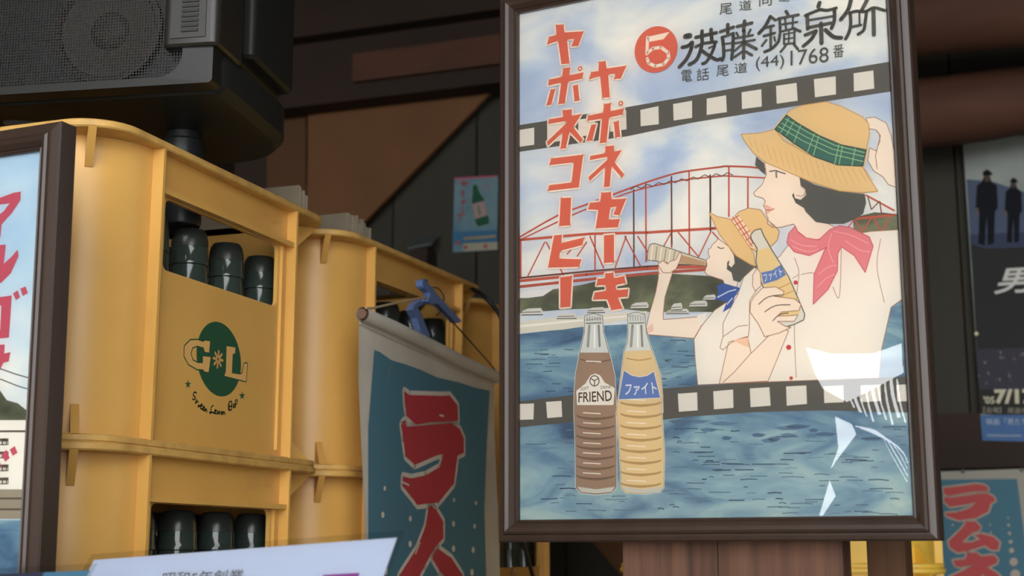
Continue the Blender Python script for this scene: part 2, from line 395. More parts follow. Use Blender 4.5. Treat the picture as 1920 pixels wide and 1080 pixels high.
        gp = [(345, 282), (395, 300), (412, 288), (460, 295), (450, 398), (412, 392), (400, 352), (345, 335), (298, 350), (280, 405), (300, 470), (350, 495), (392, 495), (395, 432), (465, 440), (445, 580), (405, 570), (395, 552), (340, 550), (262, 505), (222, 430), (225, 340), (280, 285)]
        lp = [(612, 338), (692, 352), (690, 405), (668, 410), (660, 588), (735, 600), (755, 590), (775, 500), (802, 500), (790, 662), (592, 612), (605, 570)]
        for g in (gp, lp): s.P(k(g), Yk, 4, G, .0022, 3); fin('badge_letter', bd)
        for i in range(8):
            a = math.radians(45 * i + 8); c0 = np.array((533, 460)); dd = np.array((math.cos(a) * .75, math.sin(a) * 1.3))
            s.S(k([tuple(c0 + dd * 18), tuple(c0 + dd * 58)]), 3.6, Yk, 4)
        fin('badge_flower', bd)
        for (cx, cy) in ((258, 690), (755, 795)):
            st = []
            for i in range(10):
                a = math.radians(-90 + 36 * i); rr_ = 46 if i % 2 == 0 else 16; st.append((cx + rr_ * .7 * math.cos(a), cy + rr_ * math.sin(a)))
            s.P(k(st), G, 2); fin('badge_star', root)
        scr = [[(335, 770), (318, 762), (305, 790), (325, 810), (312, 832), (298, 822)], [(335, 830), (325, 865), (345, 845), (350, 855)], [(355, 880), (350, 898), (368, 885)],
               [(375, 895), (390, 880), (378, 875), (370, 910), (385, 915)], [(395, 915), (410, 905), (400, 893), (390, 925), (408, 930)], [(415, 915), (412, 940), (425, 918), (432, 945)],
               [(490, 885), (470, 905), (468, 955), (455, 950), (480, 948), (500, 958)], [(505, 945), (518, 930), (506, 928), (500, 955), (518, 960)], [(525, 965), (530, 935), (537, 962), (545, 938), (550, 965)],
               [(560, 945), (565, 968), (577, 950), (562, 942)], [(582, 968), (584, 945), (595, 950), (598, 970)],
               [(640, 930), (635, 860), (660, 850), (655, 890), (640, 895)], [(630, 870), (628, 920), (655, 925), (662, 880)], [(672, 890), (678, 905), (688, 880), (675, 875)], [(695, 905), (692, 845), (712, 835), (705, 870), (695, 872)]]
        for q in scr: s.S(k(q), 2.0, G, 2, smooth=4)
        fin('badge_script', root)
        s.text('SP-30', [(480, 412), (527, 421), (528, 398), (481, 385)], EMB, 22); fin('embossed_mark', root)
    return root
proto = make_crate()
def put_crate(o, c, a, z, label):
    o.location = (c[0], c[1], z); o.rotation_euler = (0, 0, -math.radians(a)); return tag(o, label, 'crate', 'yellow bottle crates in stacks')
put_crate(proto, cA, azA, ZMID, 'yellow plastic crate with green G*L badge, under the black speaker')
CR = {'At': proto}
for key, c, a, z, lb in (('Ab', cA, azA, ZMID - HH, 'yellow plastic crate carrying the badged crate that has the speaker on top'),
                         ('Bt', cB, azB, ZMID, 'yellow plastic crate with the blue clip and banner hung on its side'),
                         ('Bb', cB, azB, ZMID - HH, 'yellow plastic crate mostly hidden behind the blue ramune banner, below the clipped crate'),
                         ('Ct', cC, azC, ZMID, 'yellow plastic crate half hidden by the big framed poster, a black cord hanging across it'),
                         ('Cb', cC, azC, ZMID - HH, 'yellow plastic crate below the corner of the big framed poster, wire hook on it')):
    CR[key] = put_crate(copy_tree(proto), c, a, z, lb)
# crates glimpsed between the plank posts, daylight put into their lighter yellow
daylit = make_crate(DAYYEL, DAYYEL, False)
cD = np.array([.395, 2.05])
for i, z in enumerate((.928, 1.178)):
    o = daylit if i == 0 else copy_tree(daylit)
    o.location = (cD[0], cD[1], z); o.rotation_euler = (0, 0, -math.radians(14))
    tag(o, ('lower' if i == 0 else 'upper') + ' daylight-bright yellow crate glimpsed in the gap between the brown plank posts', 'crate', 'daylight-bright crates behind the posts')
# ------------------------------------------------------------------ bottles
def make_bottle():
    root = empty('soda_bottle', (0, 0, 0)); T = .196
    m = MB(); m.lathe([(.022, 0), (.0265, .0015), (.0285, .006), (.0285, .088), (.0275, .10), (.024, T - .08), (.0198, T - .061), (.0172, T - .045), (.0158, T - .036), (.0158, T - .0335)], BOTT, 20); m.build('glass_body', root)
    m = MB(); m.lathe([(.0155, T - .0345), (.0174, T - .0335), (.0174, T - .031), (.0168, T - .0295), (.0166, T - .018), (.0155, T - .0175)], BOTT, 20); m.build('mouth_ring', root)
    m = MB(); m.lathe([(.0150, T - .0185), (.0164, T - .0178), (.0163, T - .012), (.0150, T - .005), (.0125, T - .001), (.008, T)], CAP, 20); m.build('cap', root)
    return root
bproto = make_bottle(); first = [True]
def put_bottle(crate, i, j, label):
    """i = 0 next to the right wall; j = 0 nearest"""
    c, a, z = crate.location, -crate.rotation_euler.z, crate.location.z
    lx = HX - .015 - .0325 - i * .0625; ly = -.125 + j * .0625
    ca, sa = math.cos(a), math.sin(a)
    o = bproto if first[0] else copy_tree(bproto); first[0] = False
    o.location = (c.x + ca * lx + sa * ly, c.y - sa * lx + ca * ly, z + .0082); o.rotation_euler = (0, 0, rnd.uniform(0, 6))
    tag(o, label, 'bottle', 'dark green bottles in the yellow crates')
WHERE = {'At': 'badged crate', 'Ab': 'crate below the badged one', 'Bt': 'crate with the blue clip', 'Cb': 'crate under the big frame corner'}
SPOT = {2: 'dark green bottle in the %s, nearest the cider poster', 3: 'middle dark green bottle of three showing in the %s', 4: 'dark green bottle in the %s, nearest the big framed poster'}
for key, js in (('At', (0, 1, 2, 3, 4)), ('Ab', (0, 1, 2, 3, 4)), ('Bt', (2, 3, 4)), ('Cb', (2, 3, 4))):
    for i in (0, 1):
        for j in js:
            put_bottle(CR[key], i, j, (SPOT[j] if i == 0 and j in SPOT else 'mostly hidden dark green bottle deeper inside the %s') % WHERE[key])
# ------------------------------------------------------------------ cardboard sheets standing in the crates
def sheet_bundle(crate, a, n, pitch, lx1, ly0, top, wd, label, group, dz=.0082):
    c = crate.location; ca, sa = math.cos(a), math.sin(a); base = None
    for k in range(n):
        h = top + rnd.uniform(-.006, .003) if k else top
        ly = ly0 + k * pitch; lx = lx1 + rnd.uniform(-.004, .0015) if k else lx1
        m = MB(); th = pitch * .78
        fr = [(-wd, 0, 0), (0, 0, 0), (0, 0, h), (-wd, 0, h)]
        m.prism(fr, (0, th, 0), CARDB, CARDE)
        o = m.build('cardboard_sheet', None, None, loc=(c.x + ca * lx + sa * ly, c.y - sa * lx + ca * ly, c.z + dz)); o.rotation_euler = (0, 0, -a)
        tag(o, label, 'cardboard', group)
sheet_bundle(CR['At'], math.radians(azA), 5, .0038, HX - .034, .1765, .0375, .16, 'grey cardboard sheet standing on the far rim of the badged crate', 'cardboard sheets on the speaker stack', HH)
sheet_bundle(CR['Bt'], math.radians(azB), 14, .0042, HX - .047, -.0985, .2815, .15, 'grey cardboard sheet standing in the near end of the clipped crate', 'cardboard sheets in the clipped crate')
# ------------------------------------------------------------------ supports (below the picture)
def table(name, a0, a1, b0, b1, zt, label, cat, rot=None, legs=True):
    O = B((a0 + a1) / 2, (b0 + b1) / 2, 0); root = empty(name, O, label=label, cat=cat)
    m = MB(); m.prism([B(a0, b0, zt - .03), B(a1, b0, zt - .03), B(a1, b1, zt - .03), B(a0, b1, zt - .03)], (0, 0, .03), TABLE); m.build('table_top', root, O)
    for a in (a0 + .04, a1 - .04):
        for b in (b0 + .04, b1 - .04):
            m = MB(); m.prism([B(a - .03, b - .03, 0), B(a + .03, b - .03, 0), B(a + .03, b + .03, 0), B(a - .03, b + .03, 0)], (0, 0, zt - .03), TABLE); m.build('leg', root, O)
table('crate_table', -1.30, -.60, .86, 2.22, ZMID - HH, 'low brown wooden table carrying the stacked yellow crates', 'table')
table('front_shelf', -1.30, -.28, .50, .85, 1.0, 'narrow brown wooden shelf in front of the crate table', 'shelf')
table('daylit_crate_stand', -.57, -.11, 1.85, 2.27, .928, 'small wooden stand under the daylight-bright crates behind the posts', 'stand')
# ================================================================== black speaker on the near stack
sp_a = math.radians(10); SX = np.array([math.cos(sp_a), -math.sin(sp_a), 0]); SY = np.array([math.sin(sp_a), math.cos(sp_a), 0])
SZ0 = 1.2 + .37
S0 = at_height(402, 158, SZ0)                       # front right bottom corner of the housing
def SPK(x, y, z): return S0 + SX * x + SY * y + Z * z   # x <= 0 to the left, y >= 0 backwards
root = empty('loudspeaker', S0 + SX * -.2 + SY * .08, label='black portable loudspeaker with mesh grille sitting on the yellow crates', cat='speaker'); OS = np.array(root.location)
SW, SD, SH = .40, .165, .235
def rr4(hx, hy, rf, rb, n=8):
    out = []
    for cx, cy, a0, r in ((hx - rb, hy - rb, 0, rb), (-hx + rb, hy - rb, 90, rb), (-hx + rf, -hy + rf, 180, rf), (hx - rf, -hy + rf, 270, rf)):
        out += [(cx + r * math.cos(math.radians(a0 + 90 * k / n)), cy + r * math.sin(math.radians(a0 + 90 * k / n))) for k in range(n + 1)]
    return out
def slab(x0, x1, y0, y1, z0, z1, r, mm, e=.003, rb=None):
    hx, hy = (x1 - x0) / 2, (y1 - y0) / 2; cx, cy = (x0 + x1) / 2, (y0 + y1) / 2
    L = []
    for q, z in ((e, z0), (0, z0 + e), (0, z1 - e), (e, z1)): L.append([SPK(cx + p[0], cy + p[1], z) for p in rr4(hx - q, hy - q, max(r - q, .001), max((rb or r) - q, .001))])
    m = MB(); m.loops(L, mm); n = len(L[0])
    m.add(L[0], [list(range(n))[::-1]], mm); m.add(L[-1], [list(range(n))], mm); return m
slab(-SW, 0, .0145, SD + .065, 0, .042, .016, BLACKS, .007, .075).build('base_tray', root, OS)
slab(-SW + .006, -.006, .0145, SD + .06, .040, SH, .012, BLACK, .004, .07).build('housing', root, OS)
slab(-.014, .004, .075, SD + .015, .050, SH, .006, BLACKS, .003).build('side_panel', root, OS)
# face frame round the grille
def face_frame():
    m = MB(); fx0, fx1, fz0, fz1 = -SW + .004, -.001, .001, SH; gx0, gx1, gz0, gz1 = -SW + .02, -.027, .0075, SH - .012
    o2 = [((fx0 + fx1) / 2 + p, (fz0 + fz1) / 2 + q) for p, q in rr((fx1 - fx0) / 2, (fz1 - fz0) / 2, .004, 6)]
    i2 = [((gx0 + gx1) / 2 + p, (gz0 + gz1) / 2 + q) for p, q in rr((gx1 - gx0) / 2, (gz1 - gz0) / 2, .020, 6)]
    m.loops([[SPK(x, .016, z) for x, z in o2], [SPK(x, -.003, z) for x, z in o2], [SPK(x, -.004, z) for x, z in i2], [SPK(x, .006, z) for x, z in i2]], FACEP, smooth=False)
    m.build('face_frame', root, OS)
    g = MATS.get('grille')
    if not g:
        g = bpy.data.materials.new('grille'); g.use_nodes = True; nt = g.node_tree; p = nt.nodes['Principled BSDF']; p.inputs['Base Color'].default_value = rgb(17, 16, 14); p.inputs['Roughness'].default_value = .5
        tc = nt.nodes.new('ShaderNodeTexCoord'); vo = nt.nodes.new('ShaderNodeTexVoronoi'); vo.voronoi_dimensions = '2D'; vo.inputs['Scale'].default_value = 400; vo.inputs['Randomness'].default_value = .05
        mp = nt.nodes.new('ShaderNodeMapping'); mp.inputs['Rotation'].default_value = (0, 0, sp_a); se = nt.nodes.new('ShaderNodeSeparateXYZ'); cb_ = nt.nodes.new('ShaderNodeCombineXYZ')
        nt.links.new(tc.outputs['Object'], mp.inputs[0]); nt.links.new(mp.outputs[0], se.inputs[0]); nt.links.new(se.outputs[0], cb_.inputs[0]); nt.links.new(se.outputs[2], cb_.inputs[1])
        nt.links.new(cb_.outputs[0], vo.inputs['Vector']); lt = nt.nodes.new('ShaderNodeMath'); lt.operation = 'LESS_THAN'; lt.inputs[1].default_value = .44
        nt.links.new(vo.outputs['Distance'], lt.inputs[0]); tr = nt.nodes.new('ShaderNodeBsdfTransparent'); mx = nt.nodes.new('ShaderNodeMixShader')
        nt.links.new(lt.outputs[0], mx.inputs[0]); nt.links.new(p.outputs[0], mx.inputs[1]); nt.links.new(tr.outputs[0], mx.inputs[2]); nt.links.new(mx.outputs[0], nt.nodes['Material Output'].inputs[0])
    m = MB(); m.prism([SPK(x, .0012, z) for x, z in i2], SY * .0006, g); m.build('grille', root, OS)
    m = MB(); m.prism([SPK(x, .0112, z) for x, z in i2], SY * .002, BLACK); m.build('baffle', root, OS)
face_frame()
def ring_solid(name, cx, cz, prof, mm, par):
    """lathe about the speaker's front axis; prof = (radius, how far forward)"""
    m = MB(); n = 36
    L = [[SPK(cx + r * math.cos(2 * math.pi * k / n), .0112 - f_, cz + r * math.sin(2 * math.pi * k / n)) for k in range(n)] for r, f_ in prof]
    m.loops(L, mm); return m.build(name, par, OS)
CONE = mat('speaker_cone', rgb(60, 52, 44), .6, .3)
sx_w = (on_plane(196, 50, S0, SY) - S0); wx_, wz_ = sx_w @ SX, sx_w[2]
wo = ring_solid('woofer', wx_, wz_, [(.047, 0), (.047, .006), (.043, .0075), (.041, .004), (.017, .001)], CONE, root)
ring_solid('dust_cap', wx_, wz_, [(.017, .001), (.014, .005), (.008, .0075), (.0005, .008)], CONE, wo)
# grey corner bracket with ridges
bx = slab(-.044, .0045, -.008, .050, .0315, SH - .01, .007, GREYP, .002).build('corner_bracket', root, OS)
m = MB(); m.cbox(0, 1, 0, 1, 0, 1, BLACK); m = MB()
for k in range(7):
    z = .044 + k * .0042
    m.box(SPK(-.0195, -.0085, z), SX * .0072, SY * .0014, Z * .0012, BLACK)
m.build('ridges', bx, OS)
m = MB(); m.box(SPK(-.021, -.0083, .060), SX * .0150, SY * .0006, Z * .022, GREYP); m.build('ridge_panel', bx, OS)
# rubber feet, standing on the crate rim
fc = at_height(345, 252, SZ0)
for dx, zb in ((0, ZMID + .2043), (-.362, ZTOP)):
    p = fc + SX * dx; p[2] = zb; h_ = SZ0 - zb
    m = MB(); m.lathe([(.0175, 0), (.0185, .002), (.0185, h_ - .008), (.0165, h_ - .006), (.0165, h_ + .002)], RUB, 20, p); m.build('rubber_foot', root, OS)
m = MB(); pa = [SPK(-.185 + .06 * t_, .02 + .05 * t_, -.003 - .002) for t_ in (0, 1)]
arc = [SPK(-.20 + .045 * math.sin(a), .085 - .055 * math.cos(a), -.012) for a in [i * .12 for i in range(14)]]
m.tube(arc, .0022, GREYP, 6); m.build('tie_wire', root, OS)
# ================================================================== framed posters
def picture_frame(root, O, S, u0, u1, v0, v1, wd, m_=FRAME, dep=.012):
    """four mitred rails round the opening u0..u1, v0..v1; profile (distance outwards from the opening, height)"""
    prof = [(0, -.002), (0, .0028), (.0012, .0042), (.0024, .0036), (.0032, .0050), (.006, .0082), (.0088, .0092), (.0106, .0080), (.0114, .0062), (.0130, .0060), (wd - .0012, .0052), (wd, .0036), (wd, -dep), (0, -dep)]
    cor = [(u0, v0, -1, -1), (u1, v0, 1, -1), (u1, v1, 1, 1), (u0, v1, -1, 1)]
    for k in range(4):
        a, b = cor[k], cor[(k + 1) % 4]; m = MB(); LA, LB = [], []
        for d, h in prof:
            LA.append(S.P0 + S.U * (a[0] + a[2] * d) + S.V * (a[1] + a[3] * d) + S.N * h); LB.append(S.P0 + S.U * (b[0] + b[2] * d) + S.V * (b[1] + b[3] * d) + S.N * h)
        m.loops([LA, LB], m_, smooth=False); n = len(prof); m.add(LA, [list(range(n))], m_); m.add(LB, [list(range(n))[::-1]], m_)
        m.build('frame_rail', root, O)
# ------------------------------------------------------------------ the big poster
PU = -az(-61.8); PP = at(975.5, 975, 1.07); MP = Sheet(PP, PU, Z)
assert MP.N[1] < 0
PW = MP.px(1713.5, 966.5)[0]; PH = MP.px(974.5, 27)[1]
root = empty('framed_poster', PP + PU * PW / 2 - Z * .02, label='large dark-framed soda poster of women in straw hats drinking by a red bridge', cat='framed poster'); OP = np.array(root.location)
picture_frame(root, OP, MP, 0, PW, 0, PH, .0168)
SKYW = ramp_mat('watercolour_sky', [(.30, (158, 174, 200)), (.43, (184, 196, 211)), (.52, (212, 214, 211)), (.64, (234, 229, 217))], 9, (1, 1, 1.6), dist=.6, detail=12)
SEAW = ramp_mat('watercolour_sea', [(.28, (58, 84, 108)), (.42, (86, 118, 144)), (.54, (112, 146, 162)), (.66, (146, 174, 178)), (.8, (182, 198, 190))], 15, (1, 1, 3), dist=1.0, detail=12)
SEAP = ramp_mat('pale_watercolour_sea', [(.26, (86, 116, 138)), (.42, (124, 154, 168)), (.54, (150, 176, 178)), (.68, (176, 194, 184)), (.8, (198, 208, 194))], 13, (1, 1, 3), dist=1.0, detail=12)
def blend_sea():
    nt = SEAW.node_tree; p = nt.nodes['Principled BSDF']; r1 = [n for n in nt.nodes if n.type == 'VALTORGB'][0]; no = [n for n in nt.nodes if n.type == 'TEX_NOISE'][0]; tc = [n for n in nt.nodes if n.type == 'TEX_COORD'][0]
    r2 = nt.nodes.new('ShaderNodeValToRGB')
    src = [n for n in SEAP.node_tree.nodes if n.type == 'VALTORGB'][0].color_ramp.elements
    while len(r2.color_ramp.elements) < len(src): r2.color_ramp.elements.new(.5)
    for e, f in zip(r2.color_ramp.elements, src): e.position = f.position; e.color = f.color
    nt.links.new(no.outputs[0], r2.inputs[0])
    n2 = nt.nodes.new('ShaderNodeTexNoise'); n2.inputs['Scale'].default_value = 14; nt.links.new(tc.outputs['Object'], n2.inputs['Vector'])
    se = nt.nodes.new('ShaderNodeSeparateXYZ'); nt.links.new(tc.outputs['Object'], se.inputs[0])
    m1 = nt.nodes.new('ShaderNodeMath'); m1.operation = 'MULTIPLY_ADD'; m1.inputs[1].default_value = -16; m1.inputs[2].default_value = .85; nt.links.new(se.outputs[2], m1.inputs[0])
    m2 = nt.nodes.new('ShaderNodeMath'); m2.operation = 'MULTIPLY_ADD'; m2.inputs[1].default_value = 2.4; nt.links.new(n2.outputs[0], m2.inputs[0]); nt.links.new(m1.outputs[0], m2.inputs[2]); 
    m3 = nt.nodes.new('ShaderNodeMath'); m3.operation = 'SUBTRACT'; m3.inputs[1].default_value = .6; m3.use_clamp = True; nt.links.new(m2.outputs[0], m3.inputs[0])
    mx = nt.nodes.new('ShaderNodeMix'); mx.data_type = 'RGBA'; nt.links.new(m3.outputs[0], mx.inputs[0]); nt.links.new(r1.outputs[0], mx.inputs[6]); nt.links.new(r2.outputs[0], mx.inputs[7]); nt.links.new(mx.outputs[2], p.inputs['Base Color'])
blend_sea()
HILLW = ramp_mat('watercolour_hill', [(.30, (62, 66, 52)), (.5, (92, 96, 74)), (.7, (130, 136, 100))], 26, (1, 1, 1.5), dist=.4)
m = MB(); q = [MP.p3(p, 0) for p in ((-.003, -.003), (PW + .003, -.003), (PW + .003, PH + .003), (-.003, PH + .003))]
m.prism([p - MP.N * .0006 for p in q], MP.N * .0006, SKYW); paper = m.build('poster_paper', root, OP)
m = MB(); m.prism([p - MP.N * .010 for p in q], MP.N * .003, PLANK2); m.build('backing_board', root, OP)
def clip_poly(pts):
    """keep a drawn outline inside the sheet"""
    out = list(pts)
    for ax, lim, sg in ((0, 0, 1), (0, PW, -1), (1, 0, 1), (1, PH, -1)):
        src, out = out, []
        for i in range(len(src)):
            a, b = src[i], src[(i + 1) % len(src)]; da, db = sg * (a[ax] - lim), sg * (b[ax] - lim)
            if da >= 0: out.append(a)
            if (da >= 0) != (db >= 0): out.append(a + (b - a) * (da / (da - db)))
        if len(out) < 3: return None
    return out
_poly = MP.poly
def clipped(uvs, mm, layer):
    o = clip_poly([np.array(p, float) for p in uvs])
    if o: _poly(o, mm, layer)
MP.poly = clipped
K1 = crop(930, 0, 3.176); K2 = crop(1300, 0, 3.177); K3 = crop(930, 300, 3.176); K4 = crop(1300, 160, 3.176)
K5 = crop(1180, 360, 2.842); K6 = crop(930, 560, 2.076); K7 = crop(1300, 640, 2.454); K8 = crop(1200, 0, 3.84)
P, S = MP.P, MP.S
def done(name): return MP.flush(name, paper, OP)
RED, CREAM, DARK, FILM, HOLE = ink(208, 98, 74), ink(236, 222, 200), ink(72, 74, 66), ink(84, 82, 74), ink(222, 214, 200)
# sea
P([(960, 628), (1100, 612), (1214, 606), (1330, 612), (1700, 560), (1760, 560), (1760, 1000), (960, 1000)], SEAW, 1); done('sea')
# far shore
P(K3([(120, 822), (330, 772), (500, 745), (700, 700), (960, 672), (1260, 690), (1400, 720), (1400, 905), (900, 905), (700, 880), (420, 890), (120, 915)]), HILLW, 2)
P([(1600, 408), (1640, 398), (1690, 402), (1690, 436), (1600, 436)], HILLW, 2)
P(K3([(120, 968), (300, 945), (500, 930), (900, 900), (900, 925), (700, 965), (400, 1010), (120, 1032)]), ink(214, 206, 186), 3)
P(K3([(120, 985), (500, 950), (900, 915), (900, 922), (500, 962), (120, 1000)]), ink(232, 226, 214), 4)
for (a, b, w_, h_) in ((150, 885, 130, 38), (360, 915, 120, 30), (540, 880, 110, 30), (800, 850, 110, 36), (1040, 855, 70, 40), (1150, 840, 110, 36), (1230, 805, 80, 30), (1010, 890, 140, 26)):
    P(K3([(a, b + h_), (a + 8, b + h_ * .35), (a + w_ * .3, b), (a + w_ * .9, b - 4), (a + w_, b + h_ * .4), (a + w_ * .96, b + h_)]), ink(206, 202, 194), 4)
    S(K3([(a + 6, b + h_ * .6), (a + w_ * .9, b + h_ * .5)]), 1.6, ink(120, 116, 104), 5)
    S(K3([(a + 2, b + h_), (a + w_, b + h_ * .95)]), 1.6, ink(70, 72, 64), 5)
P(K3([(120, 800), (210, 775), (340, 770), (280, 810), (190, 822), (120, 822)]), ink(222, 218, 214), 3)
done('far_shore')
# red bridge
BR, BD = ink(186, 84, 62), ink(98, 60, 46)
def bs(pts, w_, mm=BR, l=3, sm=0): S(pts, w_, mm, l, smooth=sm)
bs(K3([(120, 472), (360, 335), (540, 265), (700, 205), (890, 135), (1050, 85), (1150, 65), (1334, 42)]) + K4([(200, 482), (372, 490), (520, 520)]), 3.2, sm=5)
bs(K3([(120, 488), (360, 372), (540, 292), (800, 192), (1000, 142), (1150, 115), (1334, 97)]) + K4([(200, 540), (430, 552)]), 2.6, sm=5)
bs(K3([(120, 478), (560, 440), (900, 432), (1290, 408)]) + K4([(150, 850)]), 4.6)
for x, a, b in ((820, 178, 632), (892, 140, 605), (1045, 100, 505), (1150, 70, 575), (1275, 90, 420)): bs(K3([(x, a), (x + 2, b)]), 3.0, BR if x in (892, 1150) else BD)
for x, a, b in ((102, 545, 745), (212, 488, 780), (325, 545, 735)): bs(K4([(x, a), (x, b)]), 3.2, BD if x == 102 else BR)
for x, a, b in ((148, 470, 705), (590, 452, 655), (1046, 430, 520)): bs(K3([(x, a), (x, b)]), 3)
for a, b in (((290, 490), (185, 702)), ((300, 490), (405, 690)), ((560, 455), (640, 642)), ((540, 490), (485, 572)), ((775, 455), (710, 640)), ((768, 455), (865, 640)), ((845, 455), (935, 600)), ((1040, 440), (1000, 512)), ((1085, 430), (1205, 575)), ((1280, 425), (1200, 590)), ((505, 465), (425, 560)), ((1290, 430), (1334, 480))): bs(K3([a, b]), 2.6)
bs(K3([(120, 705), (540, 664), (900, 634), (1245, 618)]), 3.2, BD); bs(K3([(120, 722), (540, 682), (900, 648), (1250, 634)]), 5.0)
bs(K3([(120, 757), (600, 706), (960, 672), (1255, 652)]), 5.0, ink(168, 82, 64))
for i in range(14): bs(K3([(160 + i * 78, 750 - i * 7.2), (195 + i * 78, 747 - i * 7.2)]), 2.2, BR, 4)
for i in range(9):
    x = 800 + i * 68; y = 178 - i * 11 if i < 6 else 110 - (i - 6) * 6
    bs(K3([(x, y), (x + 34, y - 22), (x + 68, y - 8)]), 1.6, BD, 4)
bs(K4([(1030, 655), (1195, 745)]), 3.4); bs(K4([(960, 795), (1200, 772)]), 4.4); bs(K4([(1040, 665), (1060, 740), (1110, 690), (1120, 760), (1190, 770)]), 2.2, BD)
for a in ((900, 870, 960, 800), (1010, 870, 960, 800), (1010, 870, 1060, 790), (1120, 865, 1070, 790), (1130, 860, 1170, 790)): bs(K4([(a[0], a[1]), (a[2], a[3])]), 2.4)
done('bridge')
# two strips of film
P(K1([(100, 751), (300, 720), (780, 638), (1334, 540)]) + K2([(560, 468), (1155, 370), (1260, 352), (1260, 532), (1160, 548), (560, 640), (0, 730)]) + K1([(780, 812), (480, 855), (100, 910)]), FILM, 2)
for h in ([(122, 777), (228, 760), (228, 862), (122, 877)], [(305, 745), (420, 730), (420, 835), (305, 850)], [(490, 712), (590, 700), (590, 800), (490, 815)], [(680, 670), (775, 655), (778, 770), (680, 785)], [(860, 655), (968, 632), (970, 740), (862, 752)], [(1055, 620), (1168, 600), (1168, 702), (1058, 718)]): P(K1(h), HOLE, 3)
for h in ([(80, 588), (195, 568), (200, 668), (80, 685)], [(288, 550), (405, 532), (408, 635), (290, 650)], [(493, 512), (615, 494), (622, 600), (497, 618)], [(718, 472), (848, 455), (850, 562), (725, 580)], [(955, 437), (1072, 420), (1078, 528), (957, 545)]): P(K2(h), HOLE, 3)
done('film_strip')
P(K6([(80, 401), (300, 375), (560, 356), (768, 341)]) + K7([(300, 188), (580, 170), (780, 168), (1100, 160), (1100, 330), (830, 325), (620, 318), (300, 325), (0, 345)]) + K6([(650, 472), (300, 480), (80, 502)]), FILM, 2)
for h in ([(85, 410), (148, 408), (146, 470), (85, 472)], [(195, 402), (255, 398), (258, 460), (200, 465)], [(640, 372), (650, 372), (652, 444), (642, 444)], [(708, 370), (783, 365), (785, 435), (712, 440)]): P(K6(h), HOLE, 3)
for h in ([(92, 230), (183, 222), (185, 306), (95, 313)], [(260, 217), (350, 211), (356, 296), (264, 303)], [(427, 208), (520, 203), (523, 288), (430, 296)], [(600, 208), (690, 203), (692, 280), (603, 284)], [(770, 203), (862, 200), (864, 275), (773, 279)], [(935, 200), (1000, 198), (1000, 275), (938, 277)]): P(K7(h), HOLE, 3)
done('film_strip')
# brush marks on the water
r3 = random.Random(3); WD_ = [ink(58, 78, 92), ink(74, 96, 112), ink(96, 120, 132)]
for i in range(150):
    x = r3.uniform(985, 1690); y = r3.uniform(800, 968)
    if i < 40: x = r3.uniform(1240, 1640); y = r3.uniform(800, 965)
    if 1070 < x < 1250 and y < 920: continue
    L = r3.uniform(8, 46); S([(x, y), (x + L * .5, y + r3.uniform(-1.5, .5)), (x + L, y + r3.uniform(-1, 1))], r3.uniform(1, 2.4), r3.choice(WD_), 2)
for i in range(46):
    x = r3.choice((r3.uniform(985, 1070), r3.uniform(1215, 1290))); y = r3.uniform(632, 735); L = r3.uniform(6, 30); S([(x, y), (x + L, y + r3.uniform(-1, 1))], r3.uniform(1, 2), r3.choice(WD_), 2)
for i in range(16):
    x = r3.uniform(1250, 1640); y = r3.uniform(785, 835); L = r3.uniform(20, 60); P([(x, y), (x + L * .4, y - 3), (x + L, y), (x + L * .7, y + 5), (x + L * .2, y + 5)], r3.choice((ink(92, 120, 142), ink(80, 106, 130))), 1.5)
done('brush_marks')
# the child drinking
SKIN, SHIRT, LINE, STRAW, STRAWD, HAIR = ink(234, 216, 196), ink(230, 221, 207), ink(150, 108, 84), ink(222, 188, 132), ink(190, 148, 90), ink(80, 82, 76)
def fig(pts, mm, l, lw=1.3, lm=LINE): P(pts, mm, l); S(pts, lw, lm, l + .5, close=True)
fig(K5([(155, 380), (240, 400), (215, 480), (190, 560), (180, 660), (182, 680), (370, 665), (385, 712), (345, 780), (100, 760), (90, 720), (110, 640), (140, 540), (155, 460)]), SKIN, 4)
P(K5([(95, 725), (125, 700), (130, 740), (105, 752)]), ink(228, 186, 166), 4.8)
fig(K5([(345, 785), (385, 715), (455, 630), (530, 580), (580, 540), (640, 470), (700, 500), (640, 800), (500, 1022), (365, 1028), (352, 900)]), SHIRT, 5)
P(K5([(360, 660), (415, 640), (400, 690), (378, 715)]), SHIRT, 5.6)
fig(K5([(475, 250), (440, 285), (436, 298), (423, 302), (420, 330), (430, 345), (410, 362), (415, 390), (402, 425), (415, 442), (470, 460), (500, 470), (515, 512), (575, 505), (585, 430), (560, 340), (530, 290)]), SKIN, 6)
P(K5([(556, 325), (680, 395), (668, 425), (612, 450), (590, 482), (555, 472), (545, 430), (520, 412), (522, 375), (535, 362), (530, 390), (545, 402), (562, 380)]), HAIR, 7)
P(K5([(468, 500), (500, 485), (592, 512), (562, 560), (548, 612), (498, 642), (520, 585), (455, 572), (475, 540)]), ink(56, 86, 150), 7)
S(K5([(470, 562), (530, 530), (570, 520)]), 2, ink(200, 210, 225), 7.5); S(K5([(520, 600), (550, 565)]), 2, ink(200, 210, 225), 7.5)
fig(K5([(545, 150), (585, 105), (635, 86), (700, 95), (738, 150), (775, 180), (800, 210), (790, 255), (765, 282), (690, 330), (650, 300)]), STRAW, 7)
fig(K5([(425, 108), (470, 132), (540, 145), (640, 290), (665, 330), (672, 396), (650, 388), (570, 340), (480, 225)]), STRAW, 8, 1.6, STRAWD)
P(K5([(540, 140), (578, 118), (665, 245), (668, 300), (648, 298)]), ink(232, 210, 186), 9)
for i in range(6):
    a = (548 + i * 19, 148 + i * 27); S(K5([a, (a[0] + 36, a[1] - 22)]), 2.4, ink(204, 120, 92), 9.4)
